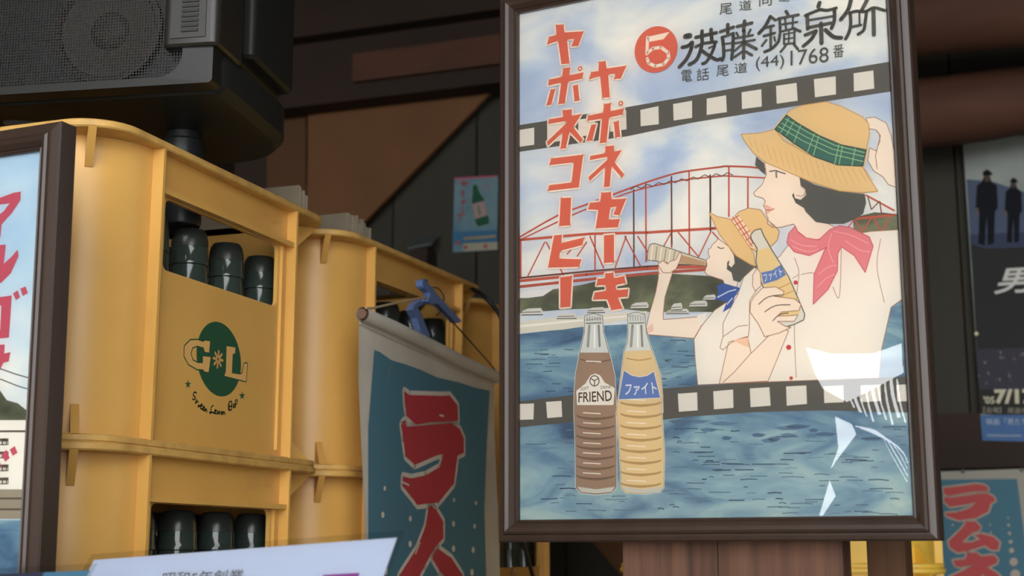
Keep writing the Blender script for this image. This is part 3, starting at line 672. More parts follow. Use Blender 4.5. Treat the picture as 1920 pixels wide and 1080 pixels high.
for i in range(2): S(K5([(552 + i * 14, 134 - i * 8), (655 + i * 6, 290 - i * 18)]), 2.4, ink(204, 120, 92), 9.4)
S(K5([(470, 292), (488, 302), (505, 298)]), 1.8, HAIR, 7)
fig(K5([(110, 280), (135, 274), (282, 322), (412, 366), (408, 396), (350, 388), (250, 384), (95, 362), (100, 310)]), ink(206, 194, 170), 5, 1.6, ink(110, 100, 84))
P(K5([(275, 335), (405, 372), (403, 392), (330, 386), (265, 378)]), ink(182, 148, 112), 5.7)
for i in range(6): S(K5([(125 + i * 24, 284 + i * 6), (116 + i * 23, 366 + i * 3)]), 2, ink(150, 138, 116) if i % 2 else ink(232, 226, 212), 5.8)
fig(K5([(152, 385), (180, 366), (205, 385), (215, 372), (250, 360), (270, 318), (280, 335), (268, 372), (248, 412), (215, 432), (180, 430)]), SKIN, 6.4)
done('child_figure')
# the woman with the bottle
fig(K5([(800, 345), (850, 280), (960, 330), (1100, 240), (1290, 210), (1460, 200), (1470, 560), (1395, 615), (1345, 840), (1330, 990), (480, 1022), (530, 800), (560, 640), (620, 470), (670, 405), (740, 380)]), SHIRT, 6)
fig(K4([(425, 460), (436, 530), (410, 592), (360, 640), (368, 660), (415, 672), (430, 692), (418, 716), (432, 742), (434, 770), (447, 790), (440, 822), (470, 846), (520, 846), (600, 826), (620, 868), (700, 930), (800, 900), (850, 850), (740, 790), (665, 700), (665, 560), (620, 500), (500, 450)]), SKIN, 7)
P(K4([(632, 545), (720, 590), (870, 632), (1022, 648), (1030, 700), (1012, 765), (960, 800), (895, 826), (800, 826), (730, 815), (668, 752), (660, 732), (610, 702), (588, 655), (598, 640), (606, 672), (640, 682), (672, 655), (668, 618), (640, 600)]), HAIR, 8)
P(K4([(375, 425), (422, 465), (432, 535), (402, 512), (368, 475)]), HAIR, 8)
S(K4([(452, 514), (490, 508), (550, 528)]), 2.2, HAIR, 8.4); S(K4([(494, 518), (496, 548)]), 3.4, ink(130, 126, 118), 8.3); S(K4([(432, 742), (460, 744), (484, 736)]), 1.8, ink(176, 96, 82), 8.4)
P(K4([(420, 716), (440, 712), (478, 736), (440, 742)]), ink(226, 172, 152), 8); P(K4([(432, 744), (470, 744), (440, 770)]), ink(226, 172, 152), 8)
S(K4([(640, 600), (668, 628), (650, 660), (612, 655)]), 1.8, ink(190, 150, 128), 8.5, smooth=4)
fig(K4([(1030, 196), (1080, 190), (1150, 225), (1178, 300), (1240, 620), (1160, 590), (1130, 545), (1075, 510), (1040, 450), (1050, 372), (1090, 392), (1112, 330), (1108, 290), (1088, 265), (1050, 260)]), SKIN, 7)
S(K4([(1090, 270), (1115, 300), (1085, 420), (1095, 500)]), 1.4, LINE, 7.6)
fig(K4([(550, 180), (580, 146), (650, 120), (790, 98), (880, 125), (1010, 190), (1045, 230), (1050, 290), (1030, 388), (900, 375), (700, 300)]), STRAW, 9, 1.6, STRAWD)
fig(K4([(285, 292), (400, 285), (485, 262), (540, 330), (700, 420), (860, 475), (1008, 484), (1040, 540), (1100, 632), (1000, 640), (870, 630), (700, 575), (560, 515), (430, 460), (360, 405), (310, 340)]), STRAW, 9, 1.6, STRAWD)
for i in range(20):
    t_ = i / 19; x0 = 330 + 690 * t_; y0 = 300 + 190 * min(1, t_ * 1.25) ** .8 - 10 * math.sin(t_ * 3); S(K4([(x0, y0 + 8), (x0 + 22 + 28 * t_, y0 + 70 + 60 * math.sin(t_ * 3.0))]), .9, ink(200, 160, 100), 9.8)
S(K4([(487, 262), (555, 178), (620, 225), (750, 300), (880, 355), (1030, 385), (1010, 482), (860, 475), (720, 425), (600, 345)]), 7, STRAW, 8.8, close=True)
P(K4([(487, 262), (555, 178), (620, 225), (750, 300), (880, 355), (1030, 385), (1010, 482), (860, 475), (720, 425), (600, 345)]), ink(52, 104, 92), 10, ink(40, 66, 58), .0008, 10.5)
for a, b in (((525, 225), (1018, 425)), ((505, 245), (1014, 455)), ((548, 200), (1022, 402))):
    S(K4([a, (a[0] + (b[0] - a[0]) * .3, a[1] + (b[1] - a[1]) * .42), (a[0] + (b[0] - a[0]) * .62, a[1] + (b[1] - a[1]) * .78), b]), 1.4, ink(150, 190, 140), 11)
for a, b in (((600, 215), (555, 300)), ((640, 240), (600, 342)), ((722, 288), (680, 400)), ((748, 302), (715, 420)), ((868, 352), (842, 470)), ((890, 360), (868, 474)), ((965, 375), (945, 480)), ((570, 195), (520, 285))): S(K4([a, b]), 1.6, ink(140, 186, 140), 11)
PINK = ink(216, 126, 130)
fig(K5([(885, 182), (900, 215), (942, 245), (1010, 256), (1070, 200), (1120, 180), (1180, 190), (1280, 240), (1300, 290), (1258, 430), (1200, 340), (1130, 292), (1112, 330), (1110, 420), (1060, 520), (980, 600), (985, 440), (1040, 312), (1055, 295), (960, 340), (880, 320), (840, 272), (850, 220)]), PINK, 9, 1.5, ink(186, 84, 92))
for q in ([(860, 255), (920, 285), (1000, 290)], [(870, 290), (950, 318), (1010, 305)], [(1090, 210), (1180, 230), (1275, 275)], [(1150, 260), (1230, 310), (1285, 320)], [(1010, 440), (1060, 400), (1105, 390)], [(1000, 510), (1050, 460), (1095, 440)], [(1080, 220), (1060, 300), (1090, 380)]): S(K5(q), 1.5, ink(232, 162, 164), 9.8, smooth=3)
for q in ([(1130, 300), (1120, 560), (1085, 505)], [(1340, 250), (1320, 400), (1360, 590)], [(915, 440), (975, 430), (985, 445)], [(870, 460), (905, 430), (880, 350)], [(905, 440), (880, 700), (890, 990)]): S(K5(q), 1.2, LINE, 6.9, smooth=4)
# raised arm, sleeve, bottle, fingers
fig(K5([(530, 800), (630, 770), (650, 860), (720, 790), (790, 720), (850, 740), (740, 1008), (480, 1022)]), SKIN, 9)
S(K5([(650, 858), (560, 960), (500, 1015)]), 1.4, LINE, 9.6)
fig(K5([(580, 545), (610, 455), (668, 402), (692, 430), (690, 505), (642, 580), (640, 720), (635, 772), (545, 802), (500, 842), (484, 830), (500, 770), (500, 700), (540, 620)]), SHIRT, 9.2)
S(K5([(500, 772), (580, 716), (632, 710)]), 1.3, LINE, 9.9); P(K5([(550, 790), (632, 775), (640, 830), (600, 815)]), ink(232, 190, 160), 9.8)
LIQ = ink(222, 194, 138)
fig(K5([(648, 228), (668, 205), (702, 196), (715, 230), (762, 312), (800, 372), (850, 452), (936, 652), (930, 682), (880, 706), (832, 720), (786, 690), (700, 470), (676, 372), (682, 300), (650, 250)]), ink(210, 208, 196), 11, 2, ink(92, 90, 76))
P(K5([(684, 312), (745, 295), (798, 378), (848, 455), (915, 625), (900, 660), (795, 690), (705, 470), (680, 372)]), LIQ, 12)
P(K5([(704, 430), (762, 418), (808, 388), (836, 442), (790, 470), (716, 492)]), ink(92, 122, 176), 13); MP.text('ファイト', K5([(722, 482), (822, 444), (810, 405), (712, 440)]), ink(232, 232, 226), 14)
for i in range(4): S(K5([(740 + i * 20, 520 + i * 40), (800 + i * 20, 512 + i * 38), (868 + i * 18, 482 + i * 42)]), 1.6, ink(184, 142, 74), 13)
fig(K5([(664, 560), (710, 512), (782, 506), (826, 532), (818, 556), (770, 556), (880, 570), (916, 598), (905, 632), (812, 640), (790, 662), (860, 660), (900, 655), (880, 690), (790, 690), (830, 715), (862, 722), (800, 752), (722, 772), (690, 705), (644, 640), (648, 590)]), SKIN, 14, 1.4)
for q in ([(690, 600), (740, 560), (818, 548)], [(722, 640), (780, 606), (860, 602)], [(765, 688), (800, 655), (850, 645)]): S(K5(q), 2, ink(110, 92, 72), 15, smooth=3)
fig(K5([(660, 440), (682, 408), (698, 428), (704, 500), (672, 528), (658, 500)]), SKIN, 14, 1.3)
for c, r_ in (((887, 483), 12), ((850, 828), 14), ((863, 992), 10)):
    q = K5([c])[0]; P([(q[0] + r_ / 2.842 * math.cos(a), q[1] + r_ / 2.842 * math.sin(a)) for a in [i * .5236 for i in range(12)]], ink(190, 62, 60), 9)
done('woman_figure')
# the two soda bottles
def drawn_bottle(out, fill_y, glass, liq, lab, labm, ribs, x0, x1):
    fig(K6(out), glass, 4, 3.2, ink(222, 222, 214)); S(K6(out), 1.2, ink(74, 72, 62), 4.8, close=True)
    P(K6([p for p in out if p[1] >= fill_y]), liq, 5)
    for i, y in enumerate(ribs):
        xa, xb = x0 + 4 + (i % 2), x1 - 4
        xm = (xa + xb) / 2; up_ = [(xa, y), (xa + .15 * (xb - xa), y + 7), (xm, y + 11), (xb - .15 * (xb - xa), y + 7), (xb, y)]; P(K6(catmull(up_, 4) + [(q[0], q[1] + 11 - 4 * abs(q[0] - xm) / (xb - xm)) for q in catmull(up_, 4)[::-1]]), tuple_dark(liq), 6)
        S(K6([(xa + 25, y - 8), ((xa + xb) / 2 + 20, y - 4)]), 1.8, ink(232, 224, 204), 6.5)
    P(K6(lab), labm, 7, ink(236, 230, 216), .0008, 6.8)
def tuple_dark(mm): return DARKS[mm.name]
BRN, YLW = ink(154, 126, 104), ink(218, 190, 140); DARKS = {BRN.name: ink(118, 96, 76), YLW.name: ink(172, 142, 92)}
o1 = [(345, 66), (380, 58), (415, 66), (418, 130), (432, 180), (440, 210), (448, 240), (462, 300), (468, 420), (465, 440), (469, 600), (468, 735), (450, 755), (390, 762), (330, 755), (312, 735), (311, 600), (305, 440), (306, 360), (312, 290), (325, 220), (326, 210), (334, 180), (345, 130)]
o2 = [(512, 62), (545, 52), (580, 60), (585, 130), (600, 180), (607, 200), (640, 300), (648, 380), (645, 440), (655, 600), (652, 735), (640, 750), (575, 760), (505, 755), (490, 735), (480, 560), (470, 440), (478, 380), (488, 300), (500, 205), (512, 170), (515, 130)]
drawn_bottle(o1, 208, ink(208, 208, 200), BRN, [(315, 360), (350, 332), (370, 300), (387, 294), (404, 300), (422, 328), (461, 350), (456, 412), (318, 412)], ink(228, 222, 208), [452 + 39 * i for i in range(7)], 310, 466)
drawn_bottle(o2, 200, ink(208, 208, 200), YLW, [(498, 280), (530, 300), (560, 306), (590, 300), (615, 284), (640, 386), (478, 392)], ink(94, 122, 176), [400 + 45 * i for i in range(8)], 480, 648)
for xs in ((350, 412), (518, 578)):
    S(K6([(xs[0], 96), (xs[1], 94)]), 2, ink(110, 108, 98), 6)
    for i in range(6): S(K6([(xs[0] + 5 + i * 10, 68), (xs[0] + 6 + i * 10, 88)]), 1.1, ink(120, 118, 108), 6)
    S(K6([(xs[0] + 14, 105), (xs[0] + 8, 185)]), 5, ink(150, 150, 142), 6); S(K6([(xs[1] - 12, 105), (xs[1] - 8, 185)]), 4, ink(132, 132, 124), 6); S(K6([(xs[0] + 34, 105), (xs[0] + 34, 190)]), 3, ink(236, 236, 228), 6)
S(K6([(330, 236), (385, 248), (444, 238)]), 2.2, ink(120, 90, 68), 6, smooth=3); S(K6([(350, 243), (410, 246)]), 2, ink(230, 222, 206), 6.4)
S(K6([(508, 232), (556, 240), (606, 232)]), 2, ink(176, 140, 84), 6, smooth=3)
for xa, xb in ((316, 464), (494, 650)): P(K6([(xa, 732), ((xa + xb) / 2, 742), (xb, 732), (xb - 14, 752), ((xa + xb) / 2, 758), (xa + 16, 752)]), ink(196, 192, 178), 7)
TXT = ink(76, 50, 40)
MP.text('FRIEND', K6([(321, 404), (453, 398), (450, 356), (322, 366)]), TXT, 8, .012)
MP.text('SOFT', K6([(330, 358), (362, 355), (362, 342), (330, 346)]), TXT, 8); MP.text('DRINK', K6([(408, 352), (450, 349), (450, 338), (408, 340)]), TXT, 8)
q = [(384 + 18 * math.cos(a), 320 + 20 * math.sin(a)) for a in [i * .35 for i in range(18)]]; S(K6(q), 1.8, TXT, 8, close=True)
for a in (90, 210, 330): S(K6([(384, 320), (384 + 17 * math.cos(math.radians(a)), 320 + 19 * math.sin(math.radians(a)))]), 1.8, TXT, 8)
MP.text('ファイト', K6([(500, 378), (630, 372), (622, 325), (506, 330)]), ink(228, 228, 222), 8, .012)
done('drawn_soda_bottles')
# red lettering, two columns
def R(kf, pts): P(kf(pts), RED, 17, CREAM, .0026, 16)
c1 = [(K1, [(358, 150), (405, 148), (410, 195), (525, 188), (492, 275), (450, 278), (470, 232), (425, 238), (440, 380), (392, 384), (372, 245), (305, 268), (318, 222), (362, 210)]),
      (K1, [(402, 408), (445, 402), (438, 450), (524, 432), (516, 470), (432, 488), (412, 617), (374, 622), (390, 494), (312, 512), (318, 476), (396, 458)]), (K1, [(328, 535), (356, 532), (332, 624), (302, 630)]), (K1, [(460, 512), (490, 506), (500, 600), (470, 606)]),
      (K1, [(398, 658), (455, 652), (452, 690), (512, 680), (462, 758), (520, 832), (505, 852), (440, 785), (418, 884), (386, 888), (400, 790), (312, 870), (306, 845), (420, 735), (420, 722), (314, 740), (318, 712), (402, 698)]),
      (K1, [(320, 985), (330, 945), (522, 922), (495, 1118), (312, 1138), (318, 1104), (452, 1088), (466, 968)]),
      (K3, [(388, 228), (450, 225), (443, 390), (378, 395)]), (K3, [(348, 450), (395, 446), (390, 496), (528, 462), (516, 508), (384, 542), (378, 588), (512, 592), (498, 637), (312, 642)]), (K3, [(385, 700), (455, 690), (445, 875), (385, 880)]),
      (K1, [(615, 370), (655, 365), (660, 410), (780, 392), (745, 470), (705, 472), (715, 440), (670, 445), (680, 580), (635, 585), (622, 455), (555, 475), (570, 430), (612, 425)]),
      (K1, [(645, 622), (688, 614), (682, 664), (764, 646), (756, 684), (676, 702), (660, 850), (620, 854), (634, 708), (546, 722), (550, 690), (640, 672)]), (K1, [(570, 745), (600, 740), (575, 838), (540, 842)]), (K1, [(704, 728), (732, 722), (742, 815), (712, 822)]),
      (K1, [(654, 872), (704, 868), (704, 904), (752, 894), (708, 968), (765, 1040), (750, 1060), (690, 990), (680, 1112), (645, 1116), (652, 995), (560, 1080), (552, 1056), (668, 950), (664, 935), (560, 955), (564, 930), (652, 914)]),
      (K3, [(630, 196), (688, 192), (690, 236), (778, 230), (738, 330), (702, 326), (720, 278), (684, 284), (672, 356), (740, 352), (728, 402), (595, 408), (612, 298), (550, 296), (562, 256), (622, 250)]),
      (K3, [(645, 450), (705, 445), (705, 610), (645, 615)]), (K3, [(652, 677), (700, 672), (704, 705), (765, 692), (775, 734), (712, 746), (718, 776), (790, 770), (785, 815), (728, 820), (756, 886), (690, 896), (665, 830), (580, 832), (590, 790), (660, 780), (655, 745), (600, 748), (608, 708), (655, 705)])]
for kf, g in c1: R(kf, g); done('lettering')
for c in ((503, 410), (745, 617)):
    q = K1([c])[0]; MP.disc(MP.px(*q), .0027, .0027, CREAM, 16); MP.disc(MP.px(*q), .0021, .0021, RED, 17); MP.disc(MP.px(*q), .0009, .0009, CREAM, 18)
done('lettering')
q = [(955 + 128 * math.cos(a), 296 + 138 * math.sin(a) - 14 * math.cos(a)) for a in [i * .1745 for i in range(36)]]; P(K1(q), RED, 16)
S(K1([(905, 225), (900, 322), (935, 290), (985, 284), (1028, 315), (1030, 350), (1000, 385), (950, 396), (912, 378), (902, 350)]), 6, CREAM, 17); P(K1([(898, 222), (1035, 192), (1000, 235), (910, 252)]), CREAM, 17)
done('number_badge')
Q1 = crop(1265, 40, 10.8); Q2 = crop(1415, 5, 10.8); Q3 = crop(1500, 0, 10.8)
KANJI = [(Q1, [(75, (160, 530), (280, 500), (360, 430), (340, 560), (250, 760), (100, 930)), (70, (430, 330), (640, 280), (850, 235)), (75, (560, 200), (555, 300), (560, 440), (520, 620), (440, 790), (300, 880)), (75, (740, 170), (750, 300), (760, 420)),
          (60, (430, 520), (600, 450), (850, 420)), (65, (830, 420), (800, 540), (740, 680), (640, 830), (570, 860)), (70, (560, 600), (700, 700), (860, 785), (930, 760)), (40, (700, 545), (790, 505)), (110, (225, 310), (310, 295))]),
         (Q1, [(65, (930, 215), (1200, 120)), (75, (1080, 70), (1080, 240)), (65, (1270, 110), (1570, 35)), (75, (1420, 0), (1400, 200)), (72, (970, 330), (990, 480), (1000, 700), (965, 790)), (55, (960, 330), (1190, 250)), (70, (1190, 250), (1185, 500), (1160, 770)),
          (40, (1030, 460), (1180, 440)), (40, (1030, 600), (1170, 570)), (46, (1255, 235), (1290, 300)), (50, (1540, 175), (1500, 260)), (46, (1220, 350), (1590, 285)), (46, (1220, 450), (1625, 380)), (70, (1410, 200), (1400, 750)), (46, (1400, 440), (1210, 610)), (65, (1420, 440), (1660, 565)), (50, (1370, 620), (1220, 725)), (55, (1450, 620), (1570, 690))]),
         (Q2, [(72, (320, 285), (220, 480), (90, 625)), (58, (330, 290), (430, 360)), (55, (230, 510), (390, 470)), (58, (190, 680), (410, 620)), (58, (330, 480), (330, 900)), (48, (240, 760), (150, 880)), (42, (400, 700), (420, 780)), (62, (205, 1000), (360, 930), (480, 800)),
          (66, (640, 180), (680, 250)), (58, (480, 330), (890, 250)), (58, (510, 340), (520, 600), (490, 780)), (44, (620, 330), (640, 540)), (44, (780, 300), (770, 540)), (40, (560, 445), (870, 395)), (44, (560, 585), (820, 520)), (58, (820, 540), (930, 585)),
          (44, (600, 640), (600, 840)), (46, (810, 580), (810, 840)), (34, (700, 580), (690, 830)), (32, (590, 645), (820, 605)), (32, (600, 742), (820, 712)), (42, (600, 848), (820, 820)), (48, (630, 880), (530, 1000)), (54, (800, 850), (880, 945))]),
         (Q3, [(84, (400, 60), (375, 140)), (62, (110, 320), (250, 260), (400, 200)), (62, (400, 195), (560, 212), (740, 165)), (76, (150, 330), (160, 590)), (72, (700, 190), (700, 420), (640, 580)), (46, (200, 410), (680, 330)), (66, (190, 560), (640, 470)), (86, (430, 480), (440, 880)), (72, (110, 715), (330, 630)), (72, (330, 640), (230, 800), (70, 940)), (82, (520, 610), (680, 750), (840, 770))]),
         (Q3, [(82, (1040, -30), (980, 200), (830, 400)), (78, (1380, -30), (1250, 220)), (62, (1000, 270), (1150, 230), (1330, 240), (1500, 160), (1720, 220)), (68, (1020, 270), (1030, 480), (1000, 650), (930, 790)), (56, (1040, 550), (1240, 510)), (40, (1205, 270), (1210, 500)), (66, (1350, 260), (1320, 480), (1290, 620), (1180, 700)), (84, (1490, 220), (1500, 710))])]
for kf, st_ in KANJI:
    for q in st_: S(kf(list(q[1:])), q[0] / 10.8, DARK, 16, smooth=3 if len(q) > 3 else 0)
    done('lettering')
for t_, b in (('電', (300, 375, 505, 590)), ('話', (410, 500, 492, 582)), ('尾', (552, 640, 470, 550)), ('道', (680, 775, 452, 527)), ('(44)', (835, 1040, 402, 506)), ('1768', (1085, 1360, 352, 462)), ('番', (1392, 1470, 322, 415)), ('尾', (575, 665, 25, 105)), ('道', (715, 805, 5, 76)), ('向', (860, 950, -38, 45)), ('島', (1003, 1082, -60, 14))):
    x0, x1, ya, yb = b; sl = .10 * (x1 - x0); MP.text(t_, K8([(x0, yb + sl / 2), (x1, yb - sl / 2), (x1, ya - sl / 2), (x0, ya + sl / 2)]), DARK, 16)
done('lettering')
# the clear plastic front, flat, its lower right normals tilted to shape the glare
ACR = glass_sheet('clear_acrylic', (.985, .985, .98), 2.5)
def acrylic():
    m = MB(); base = .0034
    U_ = np.concatenate([np.linspace(0, PW * .66, 12)[:-1], np.linspace(PW * .66, PW, 240)]); V_ = np.concatenate([np.linspace(0, PH * .37, 300)[:-1], np.linspace(PH * .37, PH, 12)])
    nu, nv = len(U_), len(V_)
    vs = [MP.p3((u, v)) + MP.N * base for v in V_ for u in U_]
    fs = [[j * nu + i, j * nu + i + 1, (j + 1) * nu + i + 1, (j + 1) * nu + i] for j in range(nv - 1) for i in range(nu - 1)]
    m.add(vs, fs, ACR, True); o = m.build('acrylic_front', root, OP, auto=False)
    uu, vv = np.meshgrid(U_, V_); sl = np.zeros_like(uu)                                    # glare outlines: only the shading normals tilt, the sheet stays flat
    for g, k in [(g, GLARE_TILT * .9) for g in _streak] + [(g, GLARE_TILT) for g in _reg]: sl[inside(uu, vv, g)] = k
    nn = MP.N[None, :] + MP.U[None, :] * sl.ravel()[:, None]; nor = [tuple(p) for p in nn / np.linalg.norm(nn, axis=1)[:, None]]
    o.data.normals_split_custom_set_from_vertices(nor)
GLARE_TILT = .09
_reg = [[MP.px(*p) for p in g] for g in (
    [(1513, 652), (1560, 664), (1640, 664), (1692, 645), (1696, 700), (1640, 730), (1590, 755), (1545, 730), (1532, 705)],
    [(1568, 781), (1600, 796), (1608, 815), (1585, 845), (1560, 880), (1574, 840)],
    [(1558, 900), (1570, 930), (1545, 968), (1538, 968)])]
_streak = []
for i in range(9):                                    # thin glare streaks beside the large glare patch
    x = 1588 + i * 12; y0 = 712 + (i % 3) * 6 - i * 1.5; y1 = 765 + (i * 7) % 22 + i * 2; wd_ = (2.0, 3.2, 1.6)[i % 3]
    a = catmull([(x, y0), (x + 5, (y0 + y1) / 2), (x + 16, y1)], 5)
    _streak.append([MP.px(p[0] - wd_, p[1]) for p in a] + [MP.px(p[0] + wd_, p[1]) for p in a[::-1]])
for i in range(4):
    a = catmull([(1606 + i * 9, 800 + i * 3), (1650 + i * 8, 812 + i * 6), (1672 + i * 8, 850), (1704, 905 - i * 12)], 5); wd_ = 1.4 + .5 * (i % 2)
    _streak.append([MP.px(p[0], p[1] - wd_) for p in a] + [MP.px(p[0], p[1] + wd_) for p in a[::-1]])
def inside(uu, vv, g):
    c = np.zeros(uu.shape, bool); j = len(g) - 1
    for i in range(len(g)):
        with np.errstate(divide='ignore', invalid='ignore'):
            hit = ((g[i][1] > vv) != (g[j][1] > vv)) & (uu < (g[j][0] - g[i][0]) * (vv - g[i][1]) / (g[j][1] - g[i][1]) + g[i][0])
        c ^= hit; j = i
    return c
acrylic()
# the plank posts the poster hangs on
def post(name, xs, back, label, mm):
    P0 = PP - MP.N * back; root_ = None
    for x0, x1 in xs:
        a = on_plane(x0, 1050, P0, MP.N); b = on_plane(x1, 1050, P0, MP.N); a[2] = b[2] = 0
        if root_ is None: O = a.copy(); root_ = empty(name, O, label=label, cat='post')
        m = MB(); m.prism([a, b, b - MP.N * .022, a - MP.N * .022], (0, 0, ZC), mm); m.build('plank', root_, O)
post('plank_post', ((1168, 1345), (1347, 1580)), .0125, 'reddish-brown post of two planks behind the big framed poster', PLANK)
post('plank_post', ((1626, 1698),), .09, 'single brown plank standing next to the daylight-bright yellow crates', PLANK2)
# ------------------------------------------------------------------ the framed poster at the left edge
LU = -az(-68); LA = at(130, 235, .985); LF = Sheet(LA, LU, Z)
FWD = .0190
TLv = LF.px(80, 284)                                    # inner top right corner
LF.P0 = LF.p3(TLv); rot = math.radians(.9)              # the frame stands a touch askew
LF.U, LF.V = unit(LU * math.cos(rot) + Z * math.sin(rot)), unit(Z * math.cos(rot) - LU * math.sin(rot)); LF.N = np.cross(LF.U, LF.V)
LW, LH = .297, None
zt_ = LF.P0[2]; LH = zt_ - 1.0 - FWD - .004
OL = LF.p3((-LW / 2, -LH - FWD)); OL[2] = 1.0
root = empty('framed_poster', OL, label='dark-framed cider poster with pink katakana and a white building, left of the crates', cat='framed poster')
picture_frame(root, OL, LF, -LW, 0, -LH, 0, FWD)
LSKY = ramp_mat('left_poster_sky', [(.35, (160, 188, 208)), (.5, (184, 204, 214)), (.62, (222, 220, 212))], 6, (1, 1, 1.4))
q = [LF.p3(p, 0) for p in ((-LW - .003, -LH - .003), (.003, -LH - .003), (.003, .003), (-LW - .003, .003))]
m = MB(); m.prism([p - LF.N * .0006 for p in q], LF.N * .0006, LSKY); lp = m.build('poster_paper', root, OL)
m = MB(); m.prism([p - LF.N * .010 for p in q], LF.N * .003, PLANK2); m.build('backing_board', root, OL)
m = MB(); a = LF.p3((-LW / 2, -.12)) - LF.N * .011; b = LF.p3((-LW / 2, -LH)) - LF.N * .06; b[2] = 1.001; m.tube([a, b], .006, PLANK2, 6); m.build('stand_leg', root, OL)
_lpoly = LF.poly
def lclip(uvs, mm, layer):
    uvs = [np.array((min(max(p[0], -LW), 0), min(max(p[1], -LH), 0))) for p in uvs]; _lpoly(uvs, mm, layer)
LF.poly = lclip
L1 = crop(0, 320, 2.7); L2 = crop(0, 680, 2.7); PK = ink(184, 80, 96)
P2, S2 = LF.P, LF.S
P2([(-700, 975), (60, 975), (60, 1400), (-700, 1400)], SEAW, 1); LF.flush('sea', lp, OL)
P2(L2([(-900, 120), (0, 140), (35, 190), (90, 205), (160, 250), (160, 300), (-900, 300)]), HILLW, 2); LF.flush('hill', lp, OL)
P2(L2([(-900, 292), (160, 290), (160, 660), (-900, 660)]), ink(226, 222, 210), 3)
S2(L2([(-900, 352), (160, 346)]), 3, ink(86, 78, 66), 4)
P2(L2([(-900, 640), (160, 640), (160, 790), (-900, 790)]), ink(150, 140, 120), 4)
for y in (690, 745): S2(L2([(-900, y), (160, y - 4)]), 3, ink(90, 84, 70), 5)
LF.flush('drawn_building', lp, OL)
for r_ in range(4):
    for c in range(-9, 2):
        x = 60 + c * 88 - (2 if c < 1 else 0); y = 385 + r_ * 66
        if c == 0: x, wd_ = 12, 32
        else: wd_ = 64
        P2(L2([(x, y), (x + wd_, y - 2), (x + wd_, y + 32), (x, y + 34)]), ink(92, 84, 72), 4)
        for kx in range(3): P2(L2([(x + 4 + kx * wd_ / 3, y + 14), (x + wd_ / 3 - 3 + kx * wd_ / 3, y + 14), (x + wd_ / 3 - 3 + kx * wd_ / 3, y + 28), (x + 4 + kx * wd_ / 3, y + 28)]), ink(206, 202, 190), 5)
LF.flush('drawn_windows', lp, OL)
for q in ([(-60, 985), (0, 1002), (80, 1030), (160, 1052)], [(-60, 1035), (20, 1062), (90, 1090), (160, 1108)]): S2(L1(q), 2, ink(96, 96, 90), 3)
LF.flush('drawn_wires', lp, OL)
for g in ([(-170, 165), (0, 138), (70, 112), (106, 106), (104, 150), (60, 215), (8, 272), (4, 335), (-40, 345), (-80, 250), (-30, 245), (20, 205), (50, 165), (0, 172), (-170, 205)],
          [(-12, 378), (30, 374), (20, 472), (60, 435), (90, 400), (95, 432), (55, 520), (5, 570), (-14, 560)], [(-130, 400), (-95, 398), (-95, 470), (-140, 580), (-175, 570), (-135, 480)],
          [(-160, 668), (0, 640), (60, 632), (46, 845), (0, 850), (-160, 862), (-160, 820), (2, 806), (8, 682), (-160, 706)], [(66, 622), (90, 606), (102, 640), (82, 656)], [(104, 597), (130, 586), (142, 620), (116, 635)],
          [(-8, 882), (25, 880), (22, 926), (54, 918), (45, 966), (18, 972), (0, 1010), (-50, 1060), (-60, 1040), (-14, 985), (-160, 990), (-160, 950), (-16, 938)]): P2(L1(g), PK, 6); LF.flush('lettering', lp, OL)
for g in ([(8, 465), (34, 440), (50, 482), (28, 502)], [(50, 440), (76, 422), (90, 456), (66, 472)], [(-160, 520), (0, 505), (8, 520), (-10, 560), (-60, 620), (-90, 600), (-40, 550), (-160, 560)]): P2(L2(g), PK, 6); LF.flush('lettering', lp, OL)
ACR2 = glass_sheet('clear_acrylic_left', (.985, .985, .98), 1.2)
m = MB(); m.add([LF.p3(p) + LF.N * .0016 for p in ((-LW, -LH), (0, -LH), (0, 0), (-LW, 0))], [(0, 1, 2, 3)], ACR2); m.build('acrylic_front', root, OL)
# ================================================================== the blue banner, its rod, string and clip
BP = np.array([-.142, 1.482, 1.2]) + np.array([az(20)[1], -az(20)[0], 0]) * .03
BS = Sheet(BP, az(20), Z)
O = BS.p3(BS.px(800, 645)); OB = O
root = empty('cloth_banner', O, label='blue cloth banner with red katakana, hanging from a rod on the crates', cat='banner')
cb = MB(); left = [(676, 590), (675.6, 720), (680, 820), (684.4, 911), (687, 1000)]; right = [(929, 707), (928, 790), (931, 860), (933, 911), (937, 1000)]
lu = [BS.px(*p) for p in left]; ru = [BS.px(*p) for p in right]
lo, ro = lu[-1].copy(), ru[-1].copy(); lu.append(lo + (lu[-1] - lu[0]) * .75); ru.append(ro + (ru[-1] - ru[0]) * .75)
th = .0008
rows = [[BS.p3(a + (b - a) * t_) - BS.N * (.0012 + .0) for t_ in np.linspace(0, 1, 9)] for a, b in zip(lu, ru)]
vs = [p for r_ in rows for p in r_] + [p - BS.N * th for r_ in rows for p in r_]; n9 = len(rows) * 9
fs = [[j * 9 + i, (j + 1) * 9 + i, (j + 1) * 9 + i + 1, j * 9 + i + 1] for j in range(len(rows) - 1) for i in range(8)]
cb.add(vs, fs + [[i + n9 for i in f[::-1]] for f in fs], CLOTH); cloth = cb.build('cloth', root, O)
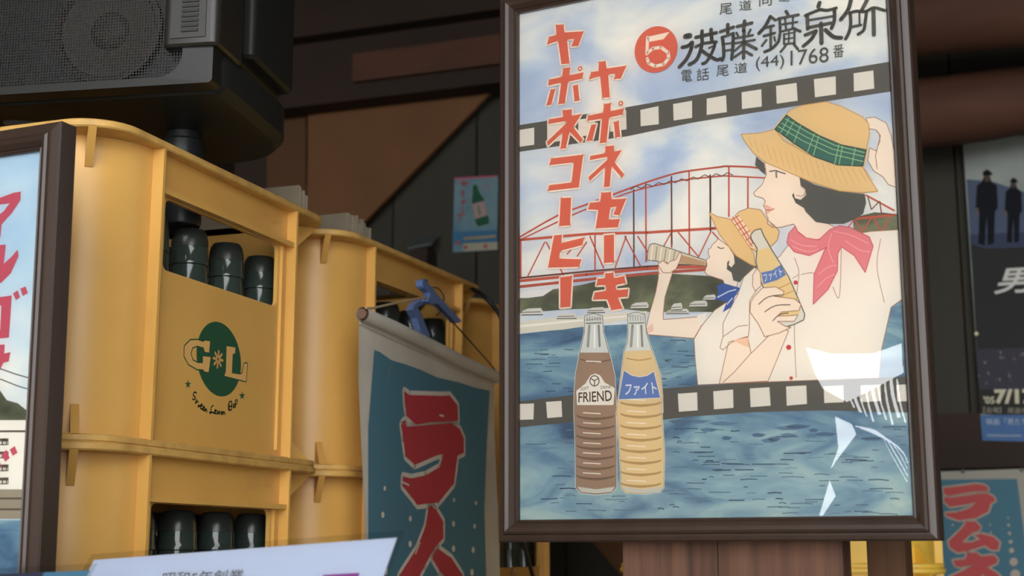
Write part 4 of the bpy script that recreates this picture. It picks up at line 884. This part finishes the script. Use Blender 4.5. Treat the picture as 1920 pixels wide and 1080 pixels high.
# hem tube round the rod
hp = [(676, 589), (700, 599), (750, 621), (819, 655), (860, 676), (900, 694), (931, 708)]; hr = [.0068, .0070, .0069, .0066, .0070, .0068, .0066]
hp3 = [BS.p3(BS.px(*p)) + BS.N * .002 for p in hp]
m = MB(); n = 14; m.tube(catmull(hp3, 4), .0072, CLOTH, n, caps=False); m.build('rod_hem', root, O)
m = MB(); m.tube([hp3[0] - BS.U * .002, hp3[-1] + BS.U * .004], .0052, ROD, 10); m.build('rod', root, O)
m = MB()
st = catmull([BS.p3(BS.px(*p)) + BS.N * .0006 for p in [(674, 606), (720, 628), (770, 650), (819, 673), (870, 697), (921, 718)]], 4); m.tube(st, .0007, mat('stitch', rgb(205, 196, 180), .9, .1), 5); m.build('stitching', root, O)
# blue print
BT = ink(80, 124, 142); BLd = lu[-1] + np.array((.012, .03)); BRd = ru[-1] + np.array((-.02, .03))
top = [BS.px(*p) for p in [(702, 656), (712, 660), (735, 676), (760, 683), (790, 694), (820, 708), (860, 717), (890, 727), (918, 733)]]
rt = [BS.px(*p) for p in [(913, 820), (908, 955), (911, 1080)]]; lt = [BS.px(*p) for p in [(690, 1080), (691, 1004), (691, 800)]]
BS.poly(top + rt + [BRd, BLd] + lt, BT, 1); BS.flush('blue_print', cloth, O)
C6 = crop(540, 600, 2.25); RB = ink(190, 64, 74); OW = ink(222, 212, 198)
RA = [[(490, 300), (512, 316), (655, 320), (682, 318), (715, 360), (718, 425), (690, 428), (600, 432), (540, 442), (500, 405), (492, 350)],
      [(478, 442), (490, 425), (500, 450), (600, 442), (690, 435), (725, 460), (742, 500), (742, 560), (715, 572), (700, 690), (635, 770), (545, 780), (515, 740), (482, 700), (484, 660), (520, 668), (580, 655), (640, 620), (655, 565), (625, 572), (535, 612), (495, 575), (485, 500)]]
MU = [[(592, 790), (605, 784), (625, 800), (655, 850), (655, 920), (620, 960), (575, 1040), (545, 1100), (600, 1110), (660, 1085), (640, 1060), (610, 1010), (612, 990), (630, 962), (690, 1005), (735, 1075), (752, 1140), (720, 1165), (690, 1130), (600, 1170), (500, 1180), (465, 1130), (468, 1080), (545, 960), (580, 870)]]
NE = [[(560, 1200), (640, 1190), (650, 1230), (730, 1240), (735, 1300), (660, 1330), (740, 1400), (700, 1430), (620, 1370), (630, 1500), (570, 1500), (575, 1380), (500, 1440), (470, 1400), (600, 1300), (480, 1320), (470, 1260), (570, 1240)]]
for g in RA + MU + NE: BS.P(C6(g), RB, 3, OW, .0095, 2); BS.flush('lettering', cloth, O)
for a, b in (((640, 402), (656, 405)), ((484, 685), (510, 697)), ((556, 940), (538, 985))): BS.S(C6([a, b]), 2.2, OW, 4); BS.flush('print_scratch', cloth, O)
BS.S(C6([(440, 185), (416, 250)]), 1.1, ink(150, 140, 90), 2); BS.flush('print_scratch', cloth, O)
for x, y, r_ in ((408, 710, 7), (400, 822, 9), (516, 838, 8), (515, 945, 9), (700, 760, 6), (793, 772, 6), (698, 860, 8), (787, 870, 7), (698, 965, 9), (781, 970, 9), (776, 1065, 10), (405, 940, 11), (412, 1060, 11)):
    BS.P([(540 + (x + r_ * .75 * math.cos(a)) / 2.25, 600 + (y + r_ * 1.5 * math.sin(a)) / 2.25) for a in [i * .5236 for i in range(12)]], OW, 2); BS.flush('print_dot', cloth, O)
# clip
CK = crop(640, 500, 4.909); CP = BP + BS.N * .004; CS = Sheet(CP, az(20), Z)
root = empty('clothes_clip', CS.p3(CS.px(795, 600)), label='blue plastic clip pinched on the side of a yellow crate', cat='clip'); OC = np.array(root.location)
def clip_arm(name, pts, off, dep):
    m = MB(); m.prism([CS.p3(CS.px(*p)) - CS.N * off for p in CK(pts)], -CS.N * dep, CLIPB)
    return m.build(name, root, OC)
arm = clip_arm('clip_arm', [(714, 150), (722, 128), (745, 115), (765, 126), (775, 165), (810, 196), (832, 232), (870, 275), (970, 385), (1075, 495), (1068, 514), (1040, 520), (940, 422), (870, 348), (832, 338), (795, 346), (765, 322), (770, 292), (792, 270), (785, 240), (760, 215), (735, 205), (720, 180)], -.004, .008)
clip_arm('clip_arm', [(722, 340), (768, 300), (800, 340), (780, 352), (742, 372), (800, 500), (852, 630), (846, 646), (792, 652), (768, 590), (735, 470), (688, 398)], .0048, .008)
m = MB(); m.box(CS.p3(CS.px(*CK([(753, 128)])[0])) + CS.N * .0044, CS.U * .0015, CS.N * .0006, CS.V * .0007, CORD); m.build('clip_hole', arm, OC)
m = MB(); rp = [CS.p3(CS.px(*p)) + CS.N * .001 for p in CK([(815, 195), (870, 195), (915, 235), (938, 290), (932, 330), (900, 420), (865, 448)])]; m.tube(catmull(rp, 5), .0007, CORD, 6); m.build('spring_wire', root, OC)
# strings: twine from the rod's near end to the clip, thin cord from the clip to the far end
m = MB(); tp = [hp3[0] + BS.N * .004 + Z * .006] + [BS.p3(BS.px(*p)) + BS.N * .006 for p in CK([(240, 385), (400, 350), (560, 318), (700, 292), (770, 296)])]
m.tube(catmull(tp, 4), .0013, TWINE, 7); o = m.build('twine', None, tp[0], loc=tp[0]); tag(o, 'pale twine tied from the banner rod up to the blue clip', 'string')
m = MB(); tp = [BS.p3(BS.px(*p)) + BS.N * .005 for p in CK([(800, 300), (850, 365), (960, 480), (1150, 690), (1350, 915)])] + [hp3[-1] + BS.N * .002]
m.tube(catmull(tp, 4), .0009, THIN, 6); o = m.build('thin_cord', None, tp[0], loc=tp[0]); tag(o, 'thin dark cord slanting from the blue clip to the banner rod end', 'string')
# ------------------------------------------------------------------ cords and hook
pb = at_height(872, 536, ZTOP + .003)
cp = [pb - E1 * .09 - Z * .05, pb - E1 * .035 + Z * .004, pb - E1 * .01 + Z * .006, at(902, 552, 1.72), at(925, 574, 1.71), at(942, 606, 1.70), at(955, 700, 1.69), at(962, 850, 1.70), at(975, 980, 1.74), at(985, 1030, 1.76), at(1000, 1085, 1.80), at(1010, 1150, 1.84)]
m = MB(); m.tube(catmull(cp, 6), .0029, CORD, 8); o = m.build('power_cord', None, cp[0], loc=cp[0]); tag(o, 'black cord draped from the clipped crate down behind the big framed poster', 'cord')
Acr = CR['At']
def inA(x, y, z): a = math.radians(azA); return np.array([cA[0] + math.cos(a) * x + math.sin(a) * y, cA[1] - math.sin(a) * x + math.cos(a) * y, ZMID + z])
m = MB(); tp = [inA(.10, -.14, .2085), inA(.15, -.10, .2085), inA(.135, -.055, .2085), inA(.128, .0, .2085), inA(.135, .05, .2085), inA(.10, .09, .2085), inA(.02, .10, .2085)]
m.tube(catmull(tp, 5), .0036, CORD, 8); o = m.build('black_cable', None, tp[0], loc=tp[0]); tag(o, 'black cable lying on the bottle caps inside the badged crate', 'cable')
hk = [at(963, 1100, 1.80), at(966, 1082, 1.80), at(966, 1072, 1.80), at(963, 1066.5, 1.80), at(960, 1068, 1.81), at(957, 1078, 1.82)]
m = MB(); m.tube(catmull(hk, 5), .0009, STEEL, 6); o = m.build('wire_hook', None, hk[0], loc=hk[0]); tag(o, 'thin bright wire hook on the crate window under the big frame corner', 'hook')
# ================================================================== laminated cards in the foreground
ca_ = math.radians(37); CN = az(208.2) * math.cos(ca_) + Z * math.sin(ca_)
CP0 = at(460, 1030, .84)
LAM = glass_sheet('laminate_film', (.86, .87, .86), 1.3, .12)
def card(px_tl, px_tr, ht, base_m, label, extra=None, off=0, ea=.25, eb=.75):
    tl = on_plane(*px_tl, CP0 - CN * off, CN); tr = on_plane(*px_tr, CP0 - CN * off, CN); U = unit(tr - tl); V = np.cross(CN, U); s = Sheet(tl, U, V)
    W_ = np.linalg.norm(tr - tl); O = tl - V * ht + U * W_ / 2; root = empty('laminated_card', O, label=label, cat='sign')
    m = MB(); e = .0042; m.add([s.p3(p) + s.N * .0006 for p in ((-e, -ht - e), (W_ + e, -ht - e), (W_ + e, e), (-e, e))], [(0, 1, 2, 3)], LAM); m.build('laminate_film', root, O)
    m = MB(); m.prism([s.p3(p) - s.N * .0006 for p in ((0, -ht), (W_, -ht), (W_, 0), (0, 0))], s.N * .0004, base_m); pp = m.build('card_paper', root, O)
    if extra: extra(s, pp, O, W_)
    # small easel behind it
    Oe = O - s.N * .004; er = empty('card_easel', Oe, label='small wooden easel behind the ' + ('white' if off == 0 else 'blue') + ' laminated card', cat='easel')
    m = MB(); m.prism([s.p3(p) - s.N * .0016 for p in ((W_ * ea, -ht - .006), (W_ * eb, -ht - .006), (W_ * eb, -ht * .35), (W_ * ea, -ht * .35))], -s.N * .004, TABLE); m.build('easel_back', er, Oe)
    m = MB(); m.prism([s.p3(p) + s.N * .004 for p in ((W_ * ea, -ht - .012), (W_ * eb, -ht - .012), (W_ * eb, -ht - .0045), (W_ * ea, -ht - .0045))], -s.N * .0105, TABLE); m.build('easel_ledge', er, Oe)
    a = s.p3((W_ * (ea + eb) / 2, -ht * .45)) - s.N * .0035; b = a - s.N * .02; b[2] = 1.0; m = MB(); m.prism([a - U * .01, a + U * .01, b + U * .01, b - U * .01], -s.N * .004, TABLE); m.build('easel_leg', er, Oe)
    for t_ in (ea + .05, eb - .05):
        a = s.p3((W_ * t_, -ht - .008)) - s.N * .002; b = a.copy(); b[2] = 1.0; m = MB(); m.tube([a, b], .004, TABLE, 6); m.build('easel_foot', er, Oe)
def white_extra(s, pp, O, W_):
    T_ = mat('card_ink', rgb(96, 92, 90), .7, .1)
    s.text('昭和5年創業', [(303, 1101), (452, 1093), (459, 1067), (306, 1073)], T_, 1); s.flush('lettering', pp, O)
    s.P([(606, 1078), (674, 1074), (671, 1090), (602, 1094)], ink(150, 78, 152), 1); s.flush('purple_bar', pp, O)
card((176, 1049.5), (744, 1007.5), .148, mat('card_white', rgb(200, 208, 228), .4, .4), 'white laminated sign with grey Japanese print in front of the crates', white_extra)
def blue_extra(s, pp, O, W_):
    s.poly([(0, -.148), (W_ * .60, -.148), (W_ * .64, 0), (0, 0)], ink(66, 70, 92), 1); s.flush('navy_print', pp, O)
card((-60, 1079), (168, 1069), .13, ink(92, 138, 166), 'blue and navy laminated card beside the white sign', blue_extra, off=-.035, ea=.05, eb=.5)
# ================================================================== posters on the back wall
def wall_sheet(name, tl, tr, bl, D_, base_m, label, cat, th=.0012):
    s = Sheet(CAM + E2 * D_, E1, Z); a, b, c = s.px(*tl), s.px(*tr), s.px(*bl); d = b + (c - a)
    O = s.p3((c + d) / 2); root = empty(name, O, label=label, cat=cat)
    m = MB(); m.prism([s.p3(p) for p in (a, b, d, c)], -s.N * th, base_m); sh = m.build('sheet', root, O)
    return s, root, sh, O
# dark exhibition poster, upper right
MSKY = ramp_mat('grey_photo_sky', [(.35, (150, 158, 156)), (.65, (182, 188, 180))], 5, (1, 1, 1))
s, root, sh, O = wall_sheet('event_poster', (1805, 262), (2125, 240), (1842, 826), D - .0225, MSKY, 'dark film-event poster with two uniformed figures pinned to the back wall', 'poster')
X1 = 2150
s.P([(1812, 336), (1860, 340), (1920, 360), (2000, 352), (2130, 340), (2140, 500), (1822, 500)], ink(92, 104, 128), 1); s.P([(1818, 440), (2136, 425), (2140, 480), (1821, 490)], ink(70, 80, 104), 1.5); s.flush('hills', sh, O)
s.P([(1820, 458), (1850, 466), (2140, 455), (2165, 800), (1838, 776)], ink(58, 58, 58), 2); s.flush('dark_print', sh, O)
def figure(cx, y0, y1, w_):
    h = y1 - y0; q = lambda x, y: (cx + x * w_, y0 + y * h)
    s.P([q(-.12, .08), q(.14, .08), q(.2, .15), q(.42, .2), q(.46, .5), q(.34, .55), q(.3, .97), q(.05, 1), q(0, .62), q(-.08, 1), q(-.34, .98), q(-.3, .55), q(-.46, .52), q(-.4, .2), q(-.2, .15)], ink(28, 30, 38), 3)
    s.P([q(-.16, .02), q(0, -.02), q(.16, .01), q(.26, .06), q(-.16, .07)], ink(24, 26, 30), 4); s.P([q(-.12, .06), q(.14, .06), q(.12, .14), q(-.06, .15)], ink(92, 76, 66), 3.5)
    s.P([q(-.46, .5), q(-.34, .5), q(-.34, .58), q(-.44, .6)], ink(120, 104, 92), 4)
figure(1850, 320, 460, 46); s.flush('figure', sh, O); figure(1900, 335, 456, 36); s.flush('figure', sh, O); figure(1955, 330, 458, 42); s.flush('figure', sh, O)
WH = ink(232, 232, 224)
s.text('男', [(1862, 552), (1930, 548), (1942, 500), (1878, 504)], WH, 4, .02); s.flush('lettering', sh, O)
s.P([(1829, 655), (2158, 645), (2160, 735), (1836, 730)], ink(72, 72, 82), 3)
r4 = random.Random(9)
for i in range(60):
    x = r4.uniform(1834, 2140); y = r4.uniform(655, 720); s.disc(s.px(x, y), .0016, .003, r4.choice((ink(120, 104, 104), ink(92, 84, 92), ink(140, 132, 130))), 3.5, 8)
s.flush('crowd_print', sh, O)
s.text("'05", [(1844, 757), (1865, 757), (1865, 743), (1844, 743)], ink(214, 206, 176), 4, .03); s.text('7/17', [(1866, 757), (1940, 758), (1940, 729), (1864, 730)], ink(224, 216, 188), 4, .05)
s.text('【会場】 尾道市向', [(1844, 774), (1938, 776), (1938, 765), (1844, 763)], ink(170, 164, 146), 4); s.flush('lettering', sh, O)
s.P([(1838, 778), (2166, 778), (2168, 834), (1842, 826)], ink(86, 122, 172), 4); s.flush('blue_strip', sh, O)
s.text('映画「男たち', [(1850, 797), (1926, 797), (1926, 784), (1849, 784)], ink(190, 200, 206), 5)
s.S([(1852, 816), (1888, 817)], 4, ink(150, 164, 180), 5); s.S([(1892, 817), (1914, 817)], 4, ink(150, 164, 180), 5); s.flush('lettering', sh, O)
for (x, y), mm in (((1811, 268), PIN), ((1831, 626), PINY)):
    m = MB(); p = s.p3(s.px(x, y)); m.tube([p, p + s.N * .004], .0032, mm, 10); m.build('push_pin', root, O)
# ramune poster below it
s, root, sh, O = wall_sheet('ramune_poster', (1716, 886), (1946, 878), (1741, 1230), D - .045, mat('aged_paper', rgb(168, 164, 152), .7, .2), 'small pale-bordered blue poster with red ramune katakana, right of the big frame', 'poster')
C7 = crop(1700, 860, 4.909); RP = ink(196, 88, 88); OW2 = ink(186, 174, 158)
s.P(C7([(120, 195), (1015, 185), (1090, 760), (1130, 1700), (250, 1700), (165, 790)]), ink(82, 124, 142), 1); s.flush('blue_print', sh, O)
g1 = [[(335, 270), (400, 262), (640, 232), (720, 245), (752, 275), (740, 298), (600, 305), (380, 345), (345, 320)],
      [(340, 355), (420, 358), (640, 325), (740, 318), (800, 350), (815, 390), (775, 410), (750, 490), (640, 545), (480, 568), (370, 530), (355, 500), (480, 490), (590, 450), (640, 400), (560, 420), (400, 445), (350, 400)],
      [(540, 575), (640, 580), (680, 630), (660, 665), (590, 690), (510, 770), (600, 770), (680, 740), (620, 705), (690, 690), (800, 720), (855, 770), (840, 840), (780, 840), (720, 800), (560, 850), (470, 865), (400, 820), (385, 760), (480, 670), (535, 610)],
      [(560, 865), (640, 865), (690, 900), (800, 885), (840, 930), (825, 965), (740, 1000), (830, 1050), (880, 1110), (800, 1150), (690, 1060), (680, 1250), (590, 1250), (600, 1080), (450, 1160), (390, 1090), (560, 1010), (620, 970), (500, 1000), (450, 990), (425, 935), (540, 925)]]
for g in g1: s.P(C7(g), RP, 3, OW2, .0055, 2); s.flush('lettering', sh, O)
for x, y, r_ in ((278, 832, 22), (290, 937, 34), (300, 1050, 44), (425, 610, 10), (935, 545, 8), (938, 612, 13), (947, 687, 15), (957, 765, 18), (966, 845, 24), (985, 950, 38), (1000, 1065, 46), (768, 610, 8), (775, 680, 10)):
    s.P(C7([(x + r_ * math.cos(a), y + r_ * math.sin(a)) for a in [i * .449 for i in range(14)]]), OW2, 2); s.flush('print_dot', sh, O)
for x, y in ((518, 118), (1060, 106)):
    m = MB(); p = s.p3(s.px(*C7([(x, y)])[0])); m.tube([p, p + s.N * .004], .0034, PIN, 10); m.build('push_pin', root, O)
m = MB(); a_, b_ = s.px(1716, 892), s.px(1946, 884)
m.prism([s.p3((a_[0], a_[1])) - s.N * .0013, s.p3((b_[0], a_[1])) - s.N * .0013, s.p3((b_[0], a_[1] - .012)) - s.N * .0013, s.p3((a_[0], a_[1] - .012)) - s.N * .0013], -s.N * (.045 - .0016), BEAM); m.build('hanging_batten', root, O)
# little poster with a bottle
s, root, sh, O = wall_sheet('bottle_flyer', (852, 336), (934, 330), (849, 473), D - .006, ramp_mat('flyer_blue', [(.35, (92, 130, 150)), (.6, (128, 158, 164))], 8, (1, 1, 1)), 'small pale-blue flyer with a green bottle on the dark back wall', 'poster')
C9 = crop(830, 320, 6)
s.P(C9([(132, 80), (612, 52), (612, 72), (132, 104)]), ink(190, 96, 120), 1); s.flush('print_band', sh, O)
s.P(C9([(112, 690), (612, 668), (614, 812), (112, 830)]), ink(70, 120, 156), 1); s.flush('print_band', sh, O); s.P(C9([(230, 820), (618, 800), (618, 890), (230, 908)]), ink(176, 172, 150), 1.5); s.flush('print_band', sh, O)
s.P(C9([(335, 168), (385, 152), (400, 200), (425, 260), (465, 310), (485, 380), (528, 570), (520, 600), (400, 632), (372, 600), (325, 380), (330, 300), (338, 240)]), ink(46, 92, 72), 2, ink(150, 174, 160), .0022, 1.5)
s.P(C9([(330, 375), (470, 340), (505, 500), (365, 545)]), ink(176, 150, 148), 3); s.P(C9([(390, 400), (410, 395), (430, 495), (410, 500)]), ink(96, 128, 90), 4); s.flush('drawn_bottle', sh, O)
s.text('や', C9([(195, 185), (290, 180), (290, 112), (195, 115)]), ink(168, 52, 60), 2, .05)
for q in ([(205, 240), (245, 238)], [(225, 230), (222, 290), (245, 300)], [(205, 350), (265, 345)], [(230, 335), (225, 395)], [(222, 420), (225, 465)], [(160, 500), (240, 490)], [(195, 510), (190, 575)]): s.S(C9(q), 2.6, ink(168, 62, 60), 2)
s.flush('lettering', sh, O)
s.S(C9([(498 + 62 * math.cos(a), 170 + 60 * math.sin(a)) for a in [i * .35 for i in range(18)]]), 1, ink(170, 150, 140), 2, close=True); s.flush('print_mark', sh, O); s.S(C9([(460, 180), (480, 150), (500, 185), (530, 150)]), 1.4, ink(170, 130, 120), 2); s.flush('print_mark', sh, O)
for c, r_ in (((258, 862), 24), ((482, 850), 24), ((168, 812), 26)): s.P(C9([(c[0] + r_ * math.cos(a), c[1] + r_ * math.sin(a)) for a in [i * .5236 for i in range(12)]]), ink(172, 92, 88), 2); s.flush('print_mark', sh, O)
s.S(C9([(245, 765), (390, 750)]), 4, ink(178, 146, 96), 2); s.flush('print_mark', sh, O); s.S(C9([(400, 755), (590, 735)]), 4, ink(178, 160, 110), 2); s.flush('print_mark', sh, O)
# small hooded box on the wall
s = Sheet(CAM + E2 * (D - .05), E1, Z); DKB = mat('dark_slate_plastic', rgb(92, 98, 98), .45, .4); O = s.p3(s.px(785, 480))
root = empty('wall_box', O, label='small dark box with a tilted slate-grey lid on the back wall', cat='box')
a, b, c, d = s.px(764, 468), s.px(810, 459), s.px(800, 560), s.px(766, 560)
m = MB(); m.prism([s.p3(p) for p in (d, c, (c[0], b[1] - .004), (d[0], a[1] - .004))], E2 * .052, BEAM); m.build('box_body', root, O)
m = MB(); m.prism([s.p3(a), s.p3(b), s.p3(b) + E2 * .058 - E1 * .004 + Z * .034, s.p3(a) + E2 * .058 - E1 * .004 + Z * .034], Z * .004, DKB); m.build('box_lid', root, O)
